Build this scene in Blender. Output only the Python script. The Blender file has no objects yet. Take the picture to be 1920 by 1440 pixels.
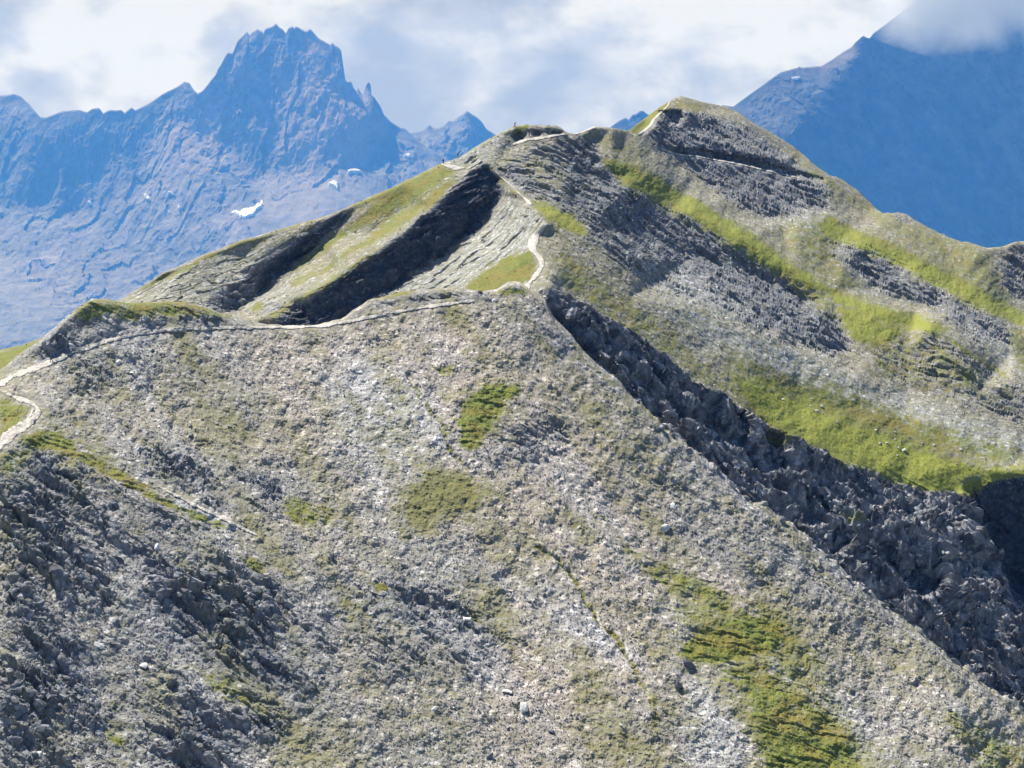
import bpy, bmesh, math, random
import numpy as np
from mathutils import Vector, Matrix, Euler
from mathutils.geometry import delaunay_2d_cdt

rng = np.random.RandomState(7)
random.seed(7)
scene = bpy.context.scene
COL = scene.collection

# ------------------------------------------------------------------ camera, sky, sun, exposure
F, CX, HY = 3850.0, 960.0, 400.0           # focal length and horizon row in photograph pixels (1920 x 1440)
cam_data = bpy.data.cameras.new('camera')
cam = bpy.data.objects.new('camera', cam_data)
COL.objects.link(cam)
cam.location = (0, 0, 0)
cam.rotation_euler = (math.radians(90), 0, 0)
cam_data.sensor_fit = 'HORIZONTAL'
cam_data.sensor_width = 36.0
cam_data.lens = 36.0 * F / 1920.0
cam_data.shift_y = -(720.0 - HY) / 1920.0
cam_data.clip_start = 1.0
cam_data.clip_end = 80000.0
scene.camera = cam

SUN_EL, SUN_AZ = math.radians(52), math.radians(-38)   # azimuth from the view direction, minus = left
sun_vec = Vector((math.sin(SUN_AZ) * math.cos(SUN_EL), math.cos(SUN_AZ) * math.cos(SUN_EL), math.sin(SUN_EL)))
sl = bpy.data.lights.new('sun', 'SUN')
sl.energy = 5.0
sl.angle = math.radians(0.5)
sl.color = (1.0, 0.97, 0.92)
so = bpy.data.objects.new('sun', sl)
COL.objects.link(so)
so.rotation_euler = sun_vec.to_track_quat('Z', 'Y').to_euler()
so.location = (0, 0, 3000)

scene.view_settings.view_transform = 'Standard'
scene.view_settings.look = 'None'
scene.view_settings.gamma = 1.0
scene.view_settings.use_curve_mapping = False
scene.view_settings.exposure = 1.0
scene.render.engine = 'CYCLES'
scene.cycles.use_denoising = True
scene.cycles.max_bounces = 6
scene.cycles.diffuse_bounces = 1
scene.cycles.volume_bounces = 3
scene.cycles.transparent_max_bounces = 8


def N(nt, kind, **kw):
    n = nt.nodes.new(kind)
    for k, v in kw.items():
        setattr(n, k, v)
    return n


def mathn(nt, op, a, b=None, clamp=False):
    n = N(nt, 'ShaderNodeMath', operation=op, use_clamp=clamp)
    for i, v in enumerate((a, b)):
        if v is None:
            continue
        if isinstance(v, (int, float)):
            n.inputs[i].default_value = v
        else:
            nt.links.new(v, n.inputs[i])
    return n.outputs[0]


def mixc(nt, fac, a, b, blend='MIX'):
    n = N(nt, 'ShaderNodeMix', data_type='RGBA', blend_type=blend)
    for sock, v in ((n.inputs[0], fac), (n.inputs[6], a), (n.inputs[7], b)):
        if isinstance(v, (int, float)):
            sock.default_value = v
        elif isinstance(v, tuple):
            sock.default_value = (v[0], v[1], v[2], 1)
        else:
            nt.links.new(v, sock)
    return n.outputs[2]


def ramp(nt, fac, stops, interp='LINEAR'):
    n = N(nt, 'ShaderNodeValToRGB')
    n.color_ramp.interpolation = interp
    els = n.color_ramp.elements
    while len(els) < len(stops):
        els.new(0.5)
    for e, (p, c) in zip(els, stops):
        e.position = p
        e.color = (c[0], c[1], c[2], 1) if isinstance(c, tuple) else (c, c, c, 1)
    nt.links.new(fac, n.inputs[0])
    return n.outputs[0]


def noise(nt, vec, scale, detail=4, rough=0.55, dist=0.0):
    n = N(nt, 'ShaderNodeTexNoise')
    n.inputs['Scale'].default_value = scale
    n.inputs['Detail'].default_value = detail
    n.inputs['Roughness'].default_value = rough
    n.inputs['Distortion'].default_value = dist
    nt.links.new(vec, n.inputs['Vector'])
    return n.outputs[0]


def build_world():
    w = bpy.data.worlds.new('World')
    scene.world = w
    w.use_nodes = True
    nt = w.node_tree
    nt.nodes.clear()
    out = N(nt, 'ShaderNodeOutputWorld')
    bg = N(nt, 'ShaderNodeBackground')
    bg.inputs['Strength'].default_value = 0.05
    nt.links.new(bg.outputs[0], out.inputs[0])
    sky = N(nt, 'ShaderNodeTexSky', sky_type='NISHITA')
    sky.sun_disc = False
    sky.sun_elevation = SUN_EL
    sky.sun_rotation = SUN_AZ
    sky.altitude = 2600
    tc = N(nt, 'ShaderNodeTexCoord')
    d = tc.outputs['Generated']
    sep = N(nt, 'ShaderNodeSeparateXYZ')
    nt.links.new(d, sep.inputs[0])
    mp = N(nt, 'ShaderNodeMapping')
    mp.inputs['Scale'].default_value = (1.0, 1.0, 1.7)
    nt.links.new(d, mp.inputs[0])
    v = mp.outputs[0]
    big = noise(nt, v, 9.0, 6, 0.52, 0.25)
    fine = noise(nt, v, 24.0, 9, 0.58, 0.12)
    # cloud masses: brighter and greyer areas of the overcast, as directions in the sky
    def blob(px, py, r, gain, src=None):
        c = Vector(((px - CX) / F, 1.0, -(py - HY) / F)).normalized()
        dp = N(nt, 'ShaderNodeVectorMath', operation='DOT_PRODUCT')
        nt.links.new(d, dp.inputs[0])
        dp.inputs[1].default_value = c
        ang = mathn(nt, 'SUBTRACT', 1.0, dp.outputs['Value'])
        s = (r / F) ** 2 * 0.5
        e = mathn(nt, 'POWER', 2.718, mathn(nt, 'MULTIPLY', ang, -1.0 / s))
        return mathn(nt, 'MULTIPLY', e, gain)
    tone = mathn(nt, 'ADD', mathn(nt, 'MULTIPLY', big, 2.8), mathn(nt, 'MULTIPLY', fine, 2.8))
    tone = mathn(nt, 'SUBTRACT', tone, 2.3)
    for b in ((60, 50, 110, .34), (150, 110, 120, .26), (300, 130, 120, .2), (390, 90, 90, .16), (250, 200, 120, -.05),
              (820, 140, 200, -.16), (620, 60, 160, -.06), (1000, 190, 160, -.16), (1080, 40, 180, .0), (1290, 130, 110, .10), (1480, 70, 110, .17),
              (1440, 120, 60, .10), (1620, 20, 110, -.04), (790, 232, 50, .22), (1010, 232, 90, .22), (1120, 225, 70, .2),
              (1300, 190, 90, .12), (960, 165, 60, -.10), (1850, -20, 160, -.05)):
        tone = mathn(nt, 'ADD', tone, blob(*b))
    col = ramp(nt, tone, [(0.0, (4.1, 3.95, 3.35)), (0.3, (5.1, 4.95, 4.25)), (0.5, (5.8, 5.65, 4.9)), (0.75, (7.1, 7.0, 6.2)), (1.0, (8.6, 8.5, 7.6))])
    # cover: solid in view; unseen sky above and behind cleared to cut fill light
    cov = mathn(nt, 'SUBTRACT', mathn(nt, 'ADD', mathn(nt, 'MULTIPLY', big, 2.6), mathn(nt, 'SUBTRACT', mathn(nt, 'MULTIPLY', sep.outputs[1], 0.8), 0.6)), mathn(nt, 'MULTIPLY', sep.outputs[2], 3.2))
    cov = ramp(nt, cov, [(0.55, 0.0), (0.9, 1.0)])
    c2 = mixc(nt, cov, sky.outputs[0], col)
    nt.links.new(c2, bg.inputs['Color'])


build_world()

# ------------------------------------------------------------------ numeric helpers
STEP = 3.0
RX0, RY0 = -240.0, -160.0
RW, RH = 820, 640


def ray(px, py, D):
    return np.stack([(px - CX) / F * D, D + 0 * px, -(py - HY) / F * D], -1)


def blur(a, s):
    s = s / STEP
    if s < 0.3:
        return a
    r = int(3 * s) + 1
    k = np.exp(-0.5 * (np.arange(-r, r + 1) / s) ** 2)
    k /= k.sum()
    b = np.pad(a, ((r, r), (0, 0)), 'edge')
    a = sum(k[i] * b[i:i + a.shape[0]] for i in range(2 * r + 1))
    b = np.pad(a, ((0, 0), (r, r)), 'edge')
    return sum(k[i] * b[:, i:i + a.shape[1]] for i in range(2 * r + 1))


def samp(a, px, py):
    x = np.clip((px - RX0) / STEP, 0, RW - 1.001)
    y = np.clip((py - RY0) / STEP, 0, RH - 1.001)
    ix, iy = x.astype(int), y.astype(int)
    fx, fy = x - ix, y - iy
    return (a[iy, ix] * (1 - fx) + a[iy, ix + 1] * fx) * (1 - fy) + (a[iy + 1, ix] * (1 - fx) + a[iy + 1, ix + 1] * fx) * fy


GXX, GYY = np.meshgrid(RX0 + STEP * np.arange(RW), RY0 + STEP * np.arange(RH))


def tin(pts, bl=4.0, top=None):
    """inverse depth interpolated over a triangulation of hand placed points (column, row, distance)"""
    pts = list(dict.fromkeys((float(a), float(b), float(c)) for a, b, c in pts))
    seen, P = set(), []
    for p in pts:
        if (p[0], p[1]) not in seen:
            seen.add((p[0], p[1]))
            P.append(p)
    vs, es, fs, ov, oe, of = delaunay_2d_cdt([Vector(p[:2]) for p in P], [], [], 0, 1e-5)
    val = np.array([1.0 / P[o[0]][2] for o in ov])
    xy = np.array([v[:] for v in vs])
    out = np.full((RH, RW), np.nan)
    for f in fs:
        a, b, c = xy[f[0]], xy[f[1]], xy[f[2]]
        x0 = max(0, int((min(a[0], b[0], c[0]) - RX0) / STEP))
        x1 = min(RW, int((max(a[0], b[0], c[0]) - RX0) / STEP) + 2)
        y0 = max(0, int((min(a[1], b[1], c[1]) - RY0) / STEP))
        y1 = min(RH, int((max(a[1], b[1], c[1]) - RY0) / STEP) + 2)
        if x1 <= x0 or y1 <= y0:
            continue
        X, Y = GXX[y0:y1, x0:x1], GYY[y0:y1, x0:x1]
        den = (b[1] - c[1]) * (a[0] - c[0]) + (c[0] - b[0]) * (a[1] - c[1])
        if abs(den) < 1e-9:
            continue
        l0 = ((b[1] - c[1]) * (X - c[0]) + (c[0] - b[0]) * (Y - c[1])) / den
        l1 = ((c[1] - a[1]) * (X - c[0]) + (a[0] - c[0]) * (Y - c[1])) / den
        l2 = 1 - l0 - l1
        m = (l0 >= -1e-6) & (l1 >= -1e-6) & (l2 >= -1e-6)
        sub = out[y0:y1, x0:x1]
        sub[m] = (l0 * val[f[0]] + l1 * val[f[1]] + l2 * val[f[2]])[m]
    if top is not None:
        t = np.array(top, float)
        out[GYY < np.interp(GXX[0], t[:, 0], t[:, 1])[None] - 1] = np.nan
    for r in range(RH - 2, -1, -1):
        m = np.isnan(out[r])
        out[r][m] = out[r + 1][m]
    for r in range(1, RH):
        m = np.isnan(out[r])
        out[r][m] = out[r - 1][m]
    for c in list(range(1, RW)) + list(range(RW - 2, -1, -1)):
        m = np.isnan(out[:, c])
        out[m, c] = out[m, c - 1 if c and not np.isnan(out[:, c - 1]).any() else min(c + 1, RW - 1)]
    out[np.isnan(out)] = np.nanmean(out)
    return blur(out, bl)


def poly(pts, soft=5.0, val=1.0):
    P = np.array(pts, float)
    m = np.zeros((RH, RW), bool)
    n = len(P)
    for i in range(n):
        (x1, y1), (x2, y2) = P[i], P[(i + 1) % n]
        if y1 == y2:
            continue
        c = ((y1 > GYY) != (y2 > GYY)) & (GXX < (x2 - x1) * (GYY - y1) / (y2 - y1) + x1)
        m ^= c
    return blur(m.astype(float) * val, soft)


def line(pts, w, soft=1.0, val=1.0):
    d = np.full((RH, RW), 1e9)
    for (x1, y1), (x2, y2) in zip(pts[:-1], pts[1:]):
        dx, dy = x2 - x1, y2 - y1
        t = np.clip(((GXX - x1) * dx + (GYY - y1) * dy) / (dx * dx + dy * dy + 1e-9), 0, 1)
        d = np.minimum(d, np.hypot(GXX - x1 - t * dx, GYY - y1 - t * dy))
    return np.clip((w + soft - d) / max(soft, 1e-3), 0, 1) * val


def union(*ms):
    o = np.zeros((RH, RW))
    for m in ms:
        o = np.maximum(o, m)
    return o


def hsh(ix, iy, iz, seed):
    h = (ix * np.uint32(374761393) + iy * np.uint32(668265263) + iz * np.uint32(2147483647) + np.uint32(seed) * np.uint32(1274126177)).astype(np.uint32)
    h = (h ^ (h >> np.uint32(13))) * np.uint32(1103515245)
    h = (h ^ (h >> np.uint32(16))) * np.uint32(2654435769)
    return h ^ (h >> np.uint32(15))


def u01(h, k):
    return ((h >> np.uint32(k)) & np.uint32(1023)).astype(np.float32) * np.float32(1 / 1023.0)


def perlin(p, seed=0):
    p = p.astype(np.float32)
    i = np.floor(p)
    f = p - i
    I = i.astype(np.int32).astype(np.uint32)
    w = f * f * f * (f * (f * 6 - 15) + 10)
    out = 0
    for dx in (0, 1):
        wx = w[:, 0] if dx else 1 - w[:, 0]
        for dy in (0, 1):
            wy = w[:, 1] if dy else 1 - w[:, 1]
            for dz in (0, 1):
                wz = w[:, 2] if dz else 1 - w[:, 2]
                h = hsh(I[:, 0] + np.uint32(dx), I[:, 1] + np.uint32(dy), I[:, 2] + np.uint32(dz), seed)
                g = ((u01(h, 0) * 2 - 1) * (f[:, 0] - dx) + (u01(h, 10) * 2 - 1) * (f[:, 1] - dy) + (u01(h, 20) * 2 - 1) * (f[:, 2] - dz))
                out = out + wx * wy * wz * g
    return out * 1.7


def fbm(p, oct=4, seed=0, gain=0.5, ridged=False):
    a, s, t = 1.0, 0.0, 0.0
    for o in range(oct):
        n = perlin(p * (2.0 ** o) + 17.3 * o, seed + o)
        if ridged:
            n = 1 - 2 * np.abs(n)
        s = s + a * n
        t += a
        a *= gain
    return s / t


def blocks(p, seed=0, tilt=0.8):
    """angular rock: every cell is a facet with its own height and tilt; returns height and distance to the crack"""
    p = p.astype(np.float32)
    i = np.floor(p)
    f = p - i
    I = i.astype(np.int32).astype(np.uint32)
    d1 = np.full(len(p), 9e9, np.float32)
    d2 = d1.copy()
    hh = np.zeros(len(p), np.float32)
    for dx in (-1, 0, 1):
        for dy in (-1, 0, 1):
            for dz in (-1, 0, 1):
                h = hsh(I[:, 0] + np.uint32(dx & 0xffffffff), I[:, 1] + np.uint32(dy & 0xffffffff), I[:, 2] + np.uint32(dz & 0xffffffff), seed)
                ex = f[:, 0] - dx - u01(h, 0)
                ey = f[:, 1] - dy - u01(h, 10)
                ez = f[:, 2] - dz - u01(h, 20)
                d = ex * ex + ey * ey + ez * ez
                g = h * np.uint32(2246822519)
                v = (u01(g, 3) - 0.5) + tilt * ((u01(g, 7) - .5) * ex + (u01(g, 12) - .5) * ey + (u01(g, 17) - .5) * ez)
                near = d < d1
                d2 = np.where(near, d1, np.minimum(d2, d))
                hh = np.where(near, v, hh)
                d1 = np.where(near, d, d1)
    return hh, np.sqrt(d2) - np.sqrt(d1)


def frame(a, b):
    """orthonormal stretch frame: a = streak direction, b = roughly the slope normal"""
    a = np.array(a, float); a /= np.linalg.norm(a)
    b = np.array(b, float); b -= a * a.dot(b); b /= np.linalg.norm(b)
    return a, np.cross(a, b), b


def inframe(P, fr, la, lb, lc):
    a, b, c = fr
    return np.stack([P @ a / la, P @ b / lb, P @ c / lc], -1)


def ledges(P, fr, L, seed, along=4.0):
    # stepped bedding: steep on the downhill side, gently falling back uphill, broken up along its length
    a, b, c = fr
    q = inframe(P, fr, along, 1, 1)
    t = -(P @ b) / L + 1.3 * fbm(q / (L * 1.1), 4, seed)
    fr_ = t - np.floor(t)
    h = np.where(fr_ < .12, fr_ / .12, 1 - (fr_ - .12) / .88)
    return (h - .5) * np.clip(.55 + 1.6 * fbm(q / (L * .8) + 31, 3, seed + 5), 0, 1.4)


# ------------------------------------------------------------------ object helpers
def tag(o, label=None, cat=None, group=None, kind=None):
    if label: o['label'] = label
    if cat: o['category'] = cat
    if group: o['group'] = group
    if kind: o['kind'] = kind
    return o


def mesh_np(name, V, Q, mat, smooth=False, attrs=None):
    me = bpy.data.meshes.new(name)
    k = Q.shape[1]
    me.vertices.add(len(V))
    me.vertices.foreach_set('co', V.astype(np.float32).ravel())
    me.loops.add(Q.size)
    me.loops.foreach_set('vertex_index', Q.astype(np.int32).ravel())
    me.polygons.add(len(Q))
    me.polygons.foreach_set('loop_start', np.arange(0, Q.size, k, dtype=np.int32))
    me.update(calc_edges=True)
    me.polygons.foreach_set('use_smooth', np.full(len(Q), smooth))
    for an, A in (attrs or {}).items():
        at = me.attributes.new(an, 'FLOAT_COLOR', 'POINT')
        at.data.foreach_set('color', A.astype(np.float32).ravel())
    if mat: me.materials.append(mat)
    o = bpy.data.objects.new(name, me)
    COL.objects.link(o)
    return o


def submesh(name, V, Q, fm, mat, attrs, smooth=False):
    q = Q[fm]
    u, inv = np.unique(q, return_inverse=True)
    return mesh_np(name, V[u], inv.reshape(q.shape), mat, smooth, {k: a[u] for k, a in attrs.items()})


# ------------------------------------------------------------------ materials
def new_mat(name):
    m = bpy.data.materials.new(name)
    m.use_nodes = True
    nt = m.node_tree
    b = nt.nodes['Principled BSDF']
    b.inputs['Roughness'].default_value = 0.92
    b.inputs['Specular IOR Level'].default_value = 0.12
    return m, nt, b


def terrain_mat():
    m, nt, b = new_mat('alpine_slope')
    tc = N(nt, 'ShaderNodeTexCoord')
    v = tc.outputs['Object']
    a1 = N(nt, 'ShaderNodeAttribute', attribute_name='cover')
    a2 = N(nt, 'ShaderNodeAttribute', attribute_name='rock')
    s1 = N(nt, 'ShaderNodeSeparateColor'); nt.links.new(a1.outputs['Color'], s1.inputs[0])
    s2 = N(nt, 'ShaderNodeSeparateColor'); nt.links.new(a2.outputs['Color'], s2.inputs[0])
    grass, olive, bright = s1.outputs[0], s1.outputs[1], s1.outputs[2]
    slate, pale, pink = s2.outputs[0], s2.outputs[1], s2.outputs[2]
    n_lo = noise(nt, v, 0.035, 5, 0.6)
    n_mid = noise(nt, v, 0.35, 6, 0.65)
    n_hi = noise(nt, v, 1.25, 5, 0.7)
    vor = N(nt, 'ShaderNodeTexVoronoi', feature='F1')
    vor.inputs['Scale'].default_value = 1.05
    nt.links.new(v, vor.inputs['Vector'])
    sv = N(nt, 'ShaderNodeSeparateColor'); nt.links.new(vor.outputs['Color'], sv.inputs[0])
    # loose stone: grey to tan, every stone its own tone
    stone = mixc(nt, ramp(nt, n_lo, [(.38, 0.0), (.62, 1.0)]), (.295, .288, .282), (.325, .30, .262))
    stone = mixc(nt, pink, stone, (.41, .362, .322))
    stone = mixc(nt, slate, stone, (.165, .175, .205))
    stone = mixc(nt, pale, stone, (.40, .405, .42))
    stone = mixc(nt, a1.outputs['Alpha'], stone, (.062, .066, .078))  # alpha darkens shadowed walls and cliff patches: shade put into the rock colour
    k = ramp(nt, sv.outputs[0], [(0.0, .68), (.5, .92), (.84, 1.12), (.92, 1.5), (1.0, 1.85)])
    stone = mixc(nt, 1.0, stone, k, 'MULTIPLY')
    k2 = ramp(nt, n_hi, [(.3, .62), (.7, 1.3)])
    stone = mixc(nt, mathn(nt, 'SUBTRACT', .6, mathn(nt, 'MULTIPLY', pale, .3)), stone, k2, 'MULTIPLY')
    # dry moss and sparse turf between the stones
    ol_col = mixc(nt, n_mid, (.112, .130, .028), (.205, .182, .078))
    ofac = mathn(nt, 'ADD', mathn(nt, 'MULTIPLY', olive, 1.0), mathn(nt, 'MULTIPLY', mathn(nt, 'SUBTRACT', n_mid, .5), 1.1))
    ofac = mathn(nt, 'ADD', ofac, mathn(nt, 'MULTIPLY', mathn(nt, 'SUBTRACT', n_hi, .5), 1.0))
    ofac = ramp(nt, ofac, [(.22, 0.0), (.78, .95)])
    c = mixc(nt, ofac, stone, ol_col)
    gr = mixc(nt, ramp(nt, n_mid, [(.35, 0.0), (.65, 1.0)]), (.112, .145, .032), (.190, .196, .046))
    gr = mixc(nt, ramp(nt, noise(nt, v, .12, 4, .6), [(.45, 0.0), (.62, .75)]), gr, (.205, .165, .042))
    gr = mixc(nt, mathn(nt, 'MULTIPLY', bright, 1.15, True), gr, (.25, .27, .05))
    gr = mixc(nt, 1.0, gr, ramp(nt, n_hi, [(.25, .75), (.75, 1.2)]), 'MULTIPLY')
    gfac = mathn(nt, 'ADD', grass, mathn(nt, 'MULTIPLY', mathn(nt, 'SUBTRACT', n_mid, .5), 1.3))
    gfac = mathn(nt, 'ADD', gfac, mathn(nt, 'MULTIPLY', mathn(nt, 'SUBTRACT', n_hi, .5), .9))
    gfac = ramp(nt, gfac, [(.25, 0.0), (.72, 1.0)])
    c = mixc(nt, gfac, c, gr)
    nt.links.new(c, b.inputs['Base Color'])
    bp = N(nt, 'ShaderNodeBump')
    bp.inputs['Strength'].default_value = 0.7
    bp.inputs['Distance'].default_value = 0.35
    hn = mathn(nt, 'ADD', n_hi, mathn(nt, 'MULTIPLY', sv.outputs[0], .5))
    nt.links.new(hn, bp.inputs['Height'])
    nt.links.new(bp.outputs[0], b.inputs['Normal'])
    return m


def rock_mat(name, dark, light, tint_by_object=True):
    m, nt, b = new_mat(name)
    tc = N(nt, 'ShaderNodeTexCoord')
    oi = N(nt, 'ShaderNodeObjectInfo')
    n1 = noise(nt, tc.outputs['Object'], 2.0, 5, .65)
    c = mixc(nt, oi.outputs['Random'], dark, light)
    c = mixc(nt, .8, c, ramp(nt, n1, [(.3, .6), (.7, 1.25)]), 'MULTIPLY')
    nt.links.new(c, b.inputs['Base Color'])
    bp = N(nt, 'ShaderNodeBump')
    bp.inputs['Strength'].default_value = .5
    bp.inputs['Distance'].default_value = .15
    nt.links.new(n1, bp.inputs['Height'])
    nt.links.new(bp.outputs[0], b.inputs['Normal'])
    return m


def mountain_mat(name, rock_a, rock_b, veg, scale=1.0):
    m, nt, b = new_mat(name)
    tc = N(nt, 'ShaderNodeTexCoord')
    v = tc.outputs['Object']
    n1 = noise(nt, v, .0011 * scale, 6, .6)
    n2 = noise(nt, v, .008 * scale, 7, .65)
    a2 = N(nt, 'ShaderNodeAttribute', attribute_name='rock')
    s2 = N(nt, 'ShaderNodeSeparateColor'); nt.links.new(a2.outputs['Color'], s2.inputs[0])
    c = mixc(nt, ramp(nt, n1, [(.4, 0.0), (.62, 1.0)]), rock_a, rock_b)
    c = mixc(nt, .9, c, ramp(nt, n2, [(.3, .5), (.5, .95), (.7, 1.6)]), 'MULTIPLY')
    c = mixc(nt, s2.outputs[2], c, (.34, .25, .20))
    c = mixc(nt, s2.outputs[0], c, veg)
    c = mixc(nt, s2.outputs[1], c, mixc(nt, n2, (.12, .117, .113), (.18, .175, .17)))
    nt.links.new(c, b.inputs['Base Color'])
    bp = N(nt, 'ShaderNodeBump')
    bp.inputs['Strength'].default_value = .5
    bp.inputs['Distance'].default_value = 25.0
    nt.links.new(n2, bp.inputs['Height'])
    nt.links.new(bp.outputs[0], b.inputs['Normal'])
    return m


def plain_mat(name, col, var=.25, scale=3.0, rough=.85):
    m, nt, b = new_mat(name)
    tc = N(nt, 'ShaderNodeTexCoord')
    n1 = noise(nt, tc.outputs['Object'], scale, 4, .6)
    c = mixc(nt, 1.0, col, ramp(nt, n1, [(.3, 1 - var), (.7, 1 + var)]), 'MULTIPLY')
    nt.links.new(c, b.inputs['Base Color'])
    b.inputs['Roughness'].default_value = rough
    return m


M_TER = terrain_mat()
M_PATH = plain_mat('trodden_pale_grit', (.43, .405, .365), .28, .8)
M_ROCK = rock_mat('loose_rock', (.17, .17, .18), (.46, .44, .41))
M_PALE = rock_mat('pale_rock', (.55, .54, .53), (.70, .69, .67))
M_DARK = rock_mat('dark_slate', (.10, .105, .125), (.24, .245, .27))
M_SNOW = plain_mat('old_snow', (.80, .82, .86), .1, .02)
M_GROUND = plain_mat('valley_ground', (.10, .12, .06), .3, .002)


def columns(x0, x1, n):
    # dense columns where the photograph looks, sparse ones on both sides so that the hills go on beyond it
    return np.r_[np.linspace(x0 - 1100, x0 - 12, 60), np.linspace(x0, x1, n), np.linspace(x1 + 12, x1 + 1100, 60)]


class Patch:
    """one hill: base surface over columns and rows, displaced along its normals; keeps a lookup for placing things on it"""

    def __init__(self, px, top, bottom, inv, nv, vpow=1.0, crest=(5.0, 12.0), back=6, back_len=40.0, back_drop=0.7, rough=None, warp=0.0):
        self.px, self.nv, self.back = px, nv, back
        nu = len(px)
        v = np.linspace(0, 1, nv) ** vpow
        T = np.interp(px, *np.array(top, float).T)
        if rough is not None:
            z0 = np.zeros_like(px)
            w = np.interp(px, *np.array(rough, float).T)
            T = T + w * (fbm(np.stack([px / 60, z0 + 3.3, z0], -1), 5, 77, .62) * 2.2)
        B = np.interp(px, *np.array(bottom, float).T)
        self.T, self.B = T, B
        PY = T[None] + (B - T)[None] * v[:, None]
        PX = np.broadcast_to(px[None], PY.shape)
        WX, WY = PX, PY
        if warp:
            q = np.stack([PX.ravel() / 34, PY.ravel() / 34, 0 * PX.ravel() + 5.5], -1)
            fade = np.clip((PY - T[None]) / 25, 0, 1)
            WX = PX + fade * warp * 2 * fbm(q, 4, 15, .6).reshape(PX.shape)
            WY = PY + fade * warp * 2 * fbm(q + 50, 4, 16, .6).reshape(PX.shape)
        D = 1.0 / samp(inv, WX, WY)
        ck, cr = crest
        t = np.clip((PY - T[None]) / cr, 0, 1)
        D = D + ck * (1 - np.sqrt(np.clip(1 - (1 - t) ** 2, 0, 1)))
        P = ray(PX, PY, D)
        self.PX, self.PY, self.P = PX, PY, P
        du = np.gradient(P, axis=1)
        dv = np.gradient(P, axis=0)
        n = np.cross(dv, du)
        n /= np.linalg.norm(n, axis=2, keepdims=True) + 1e-12
        s = np.sign(-(n * P).sum(2))
        n *= np.where(s == 0, 1, s)[..., None]
        self.n = n
        self.back_len, self.back_drop = back_len, back_drop

    def flat(self):
        return self.P.reshape(-1, 3), self.PX.ravel(), self.PY.ravel()

    def facing(self):
        P = self.P / np.linalg.norm(self.P, axis=2, keepdims=True)
        return np.clip(-(self.n * P).sum(2), 0, 1).ravel()

    def displace(self, d, extra=None):
        self.P = self.P + self.n * d.reshape(self.P.shape[:2])[..., None]
        if extra is not None:
            self.P = self.P + extra.reshape(self.P.shape)

    def geometry(self, attrs):
        nv, nu = self.P.shape[:2]
        rows = []
        top = self.P[0]
        for k in range(self.back, 0, -1):
            s = self.back_len * (k / self.back) ** 1.6
            q = top.copy()
            q[:, 0] *= (q[:, 1] + s) / q[:, 1]
            q[:, 1] += s
            q[:, 2] = q[:, 2] - s * self.back_drop - 0.3
            rows.append(q)
        V = np.concatenate([np.array(rows).reshape(-1, 3), self.P.reshape(-1, 3)]) if rows else self.P.reshape(-1, 3)
        R = nv + self.back
        idx = np.arange(R * nu).reshape(R, nu)
        Q = np.stack([idx[:-1, :-1], idx[1:, :-1], idx[1:, 1:], idx[:-1, 1:]], -1).reshape(-1, 4)
        A = {}
        for k, a in attrs.items():
            a = a.reshape(nv, nu, 4)
            A[k] = np.concatenate([np.repeat(a[:1], self.back, 0), a]).reshape(-1, 4)
        fpx = np.concatenate([np.repeat(self.PX[:1], self.back, 0), self.PX])
        fpy = np.concatenate([np.repeat(self.PY[:1], self.back, 0), self.PY])
        self.fx = ((fpx[:-1, :-1] + fpx[1:, 1:]) / 2).ravel()
        self.fy = ((fpy[:-1, :-1] + fpy[1:, 1:]) / 2).ravel()
        return V, Q, A

    def at(self, px, py):
        """points of the finished surface for arrays of columns and rows"""
        px, py = np.asarray(px, float), np.asarray(py, float)
        u = np.clip(np.interp(px, self.px, np.arange(len(self.px))), 0, len(self.px) - 1.001)
        T, B = np.interp(px, self.px, self.T), np.interp(px, self.px, self.B)
        v = np.clip((py - T) / (B - T), 0, 1) * (self.nv - 1.001)
        iu, iv = u.astype(int), v.astype(int)
        fu, fv = (u - iu)[..., None], (v - iv)[..., None]
        def g(A):
            return (A[iv, iu] * (1 - fu) + A[iv, iu + 1] * fu) * (1 - fv) + (A[iv + 1, iu] * (1 - fu) + A[iv + 1, iu + 1] * fu) * fv
        n = g(self.n)
        return g(self.P), n / np.linalg.norm(n, axis=-1, keepdims=True)


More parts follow.
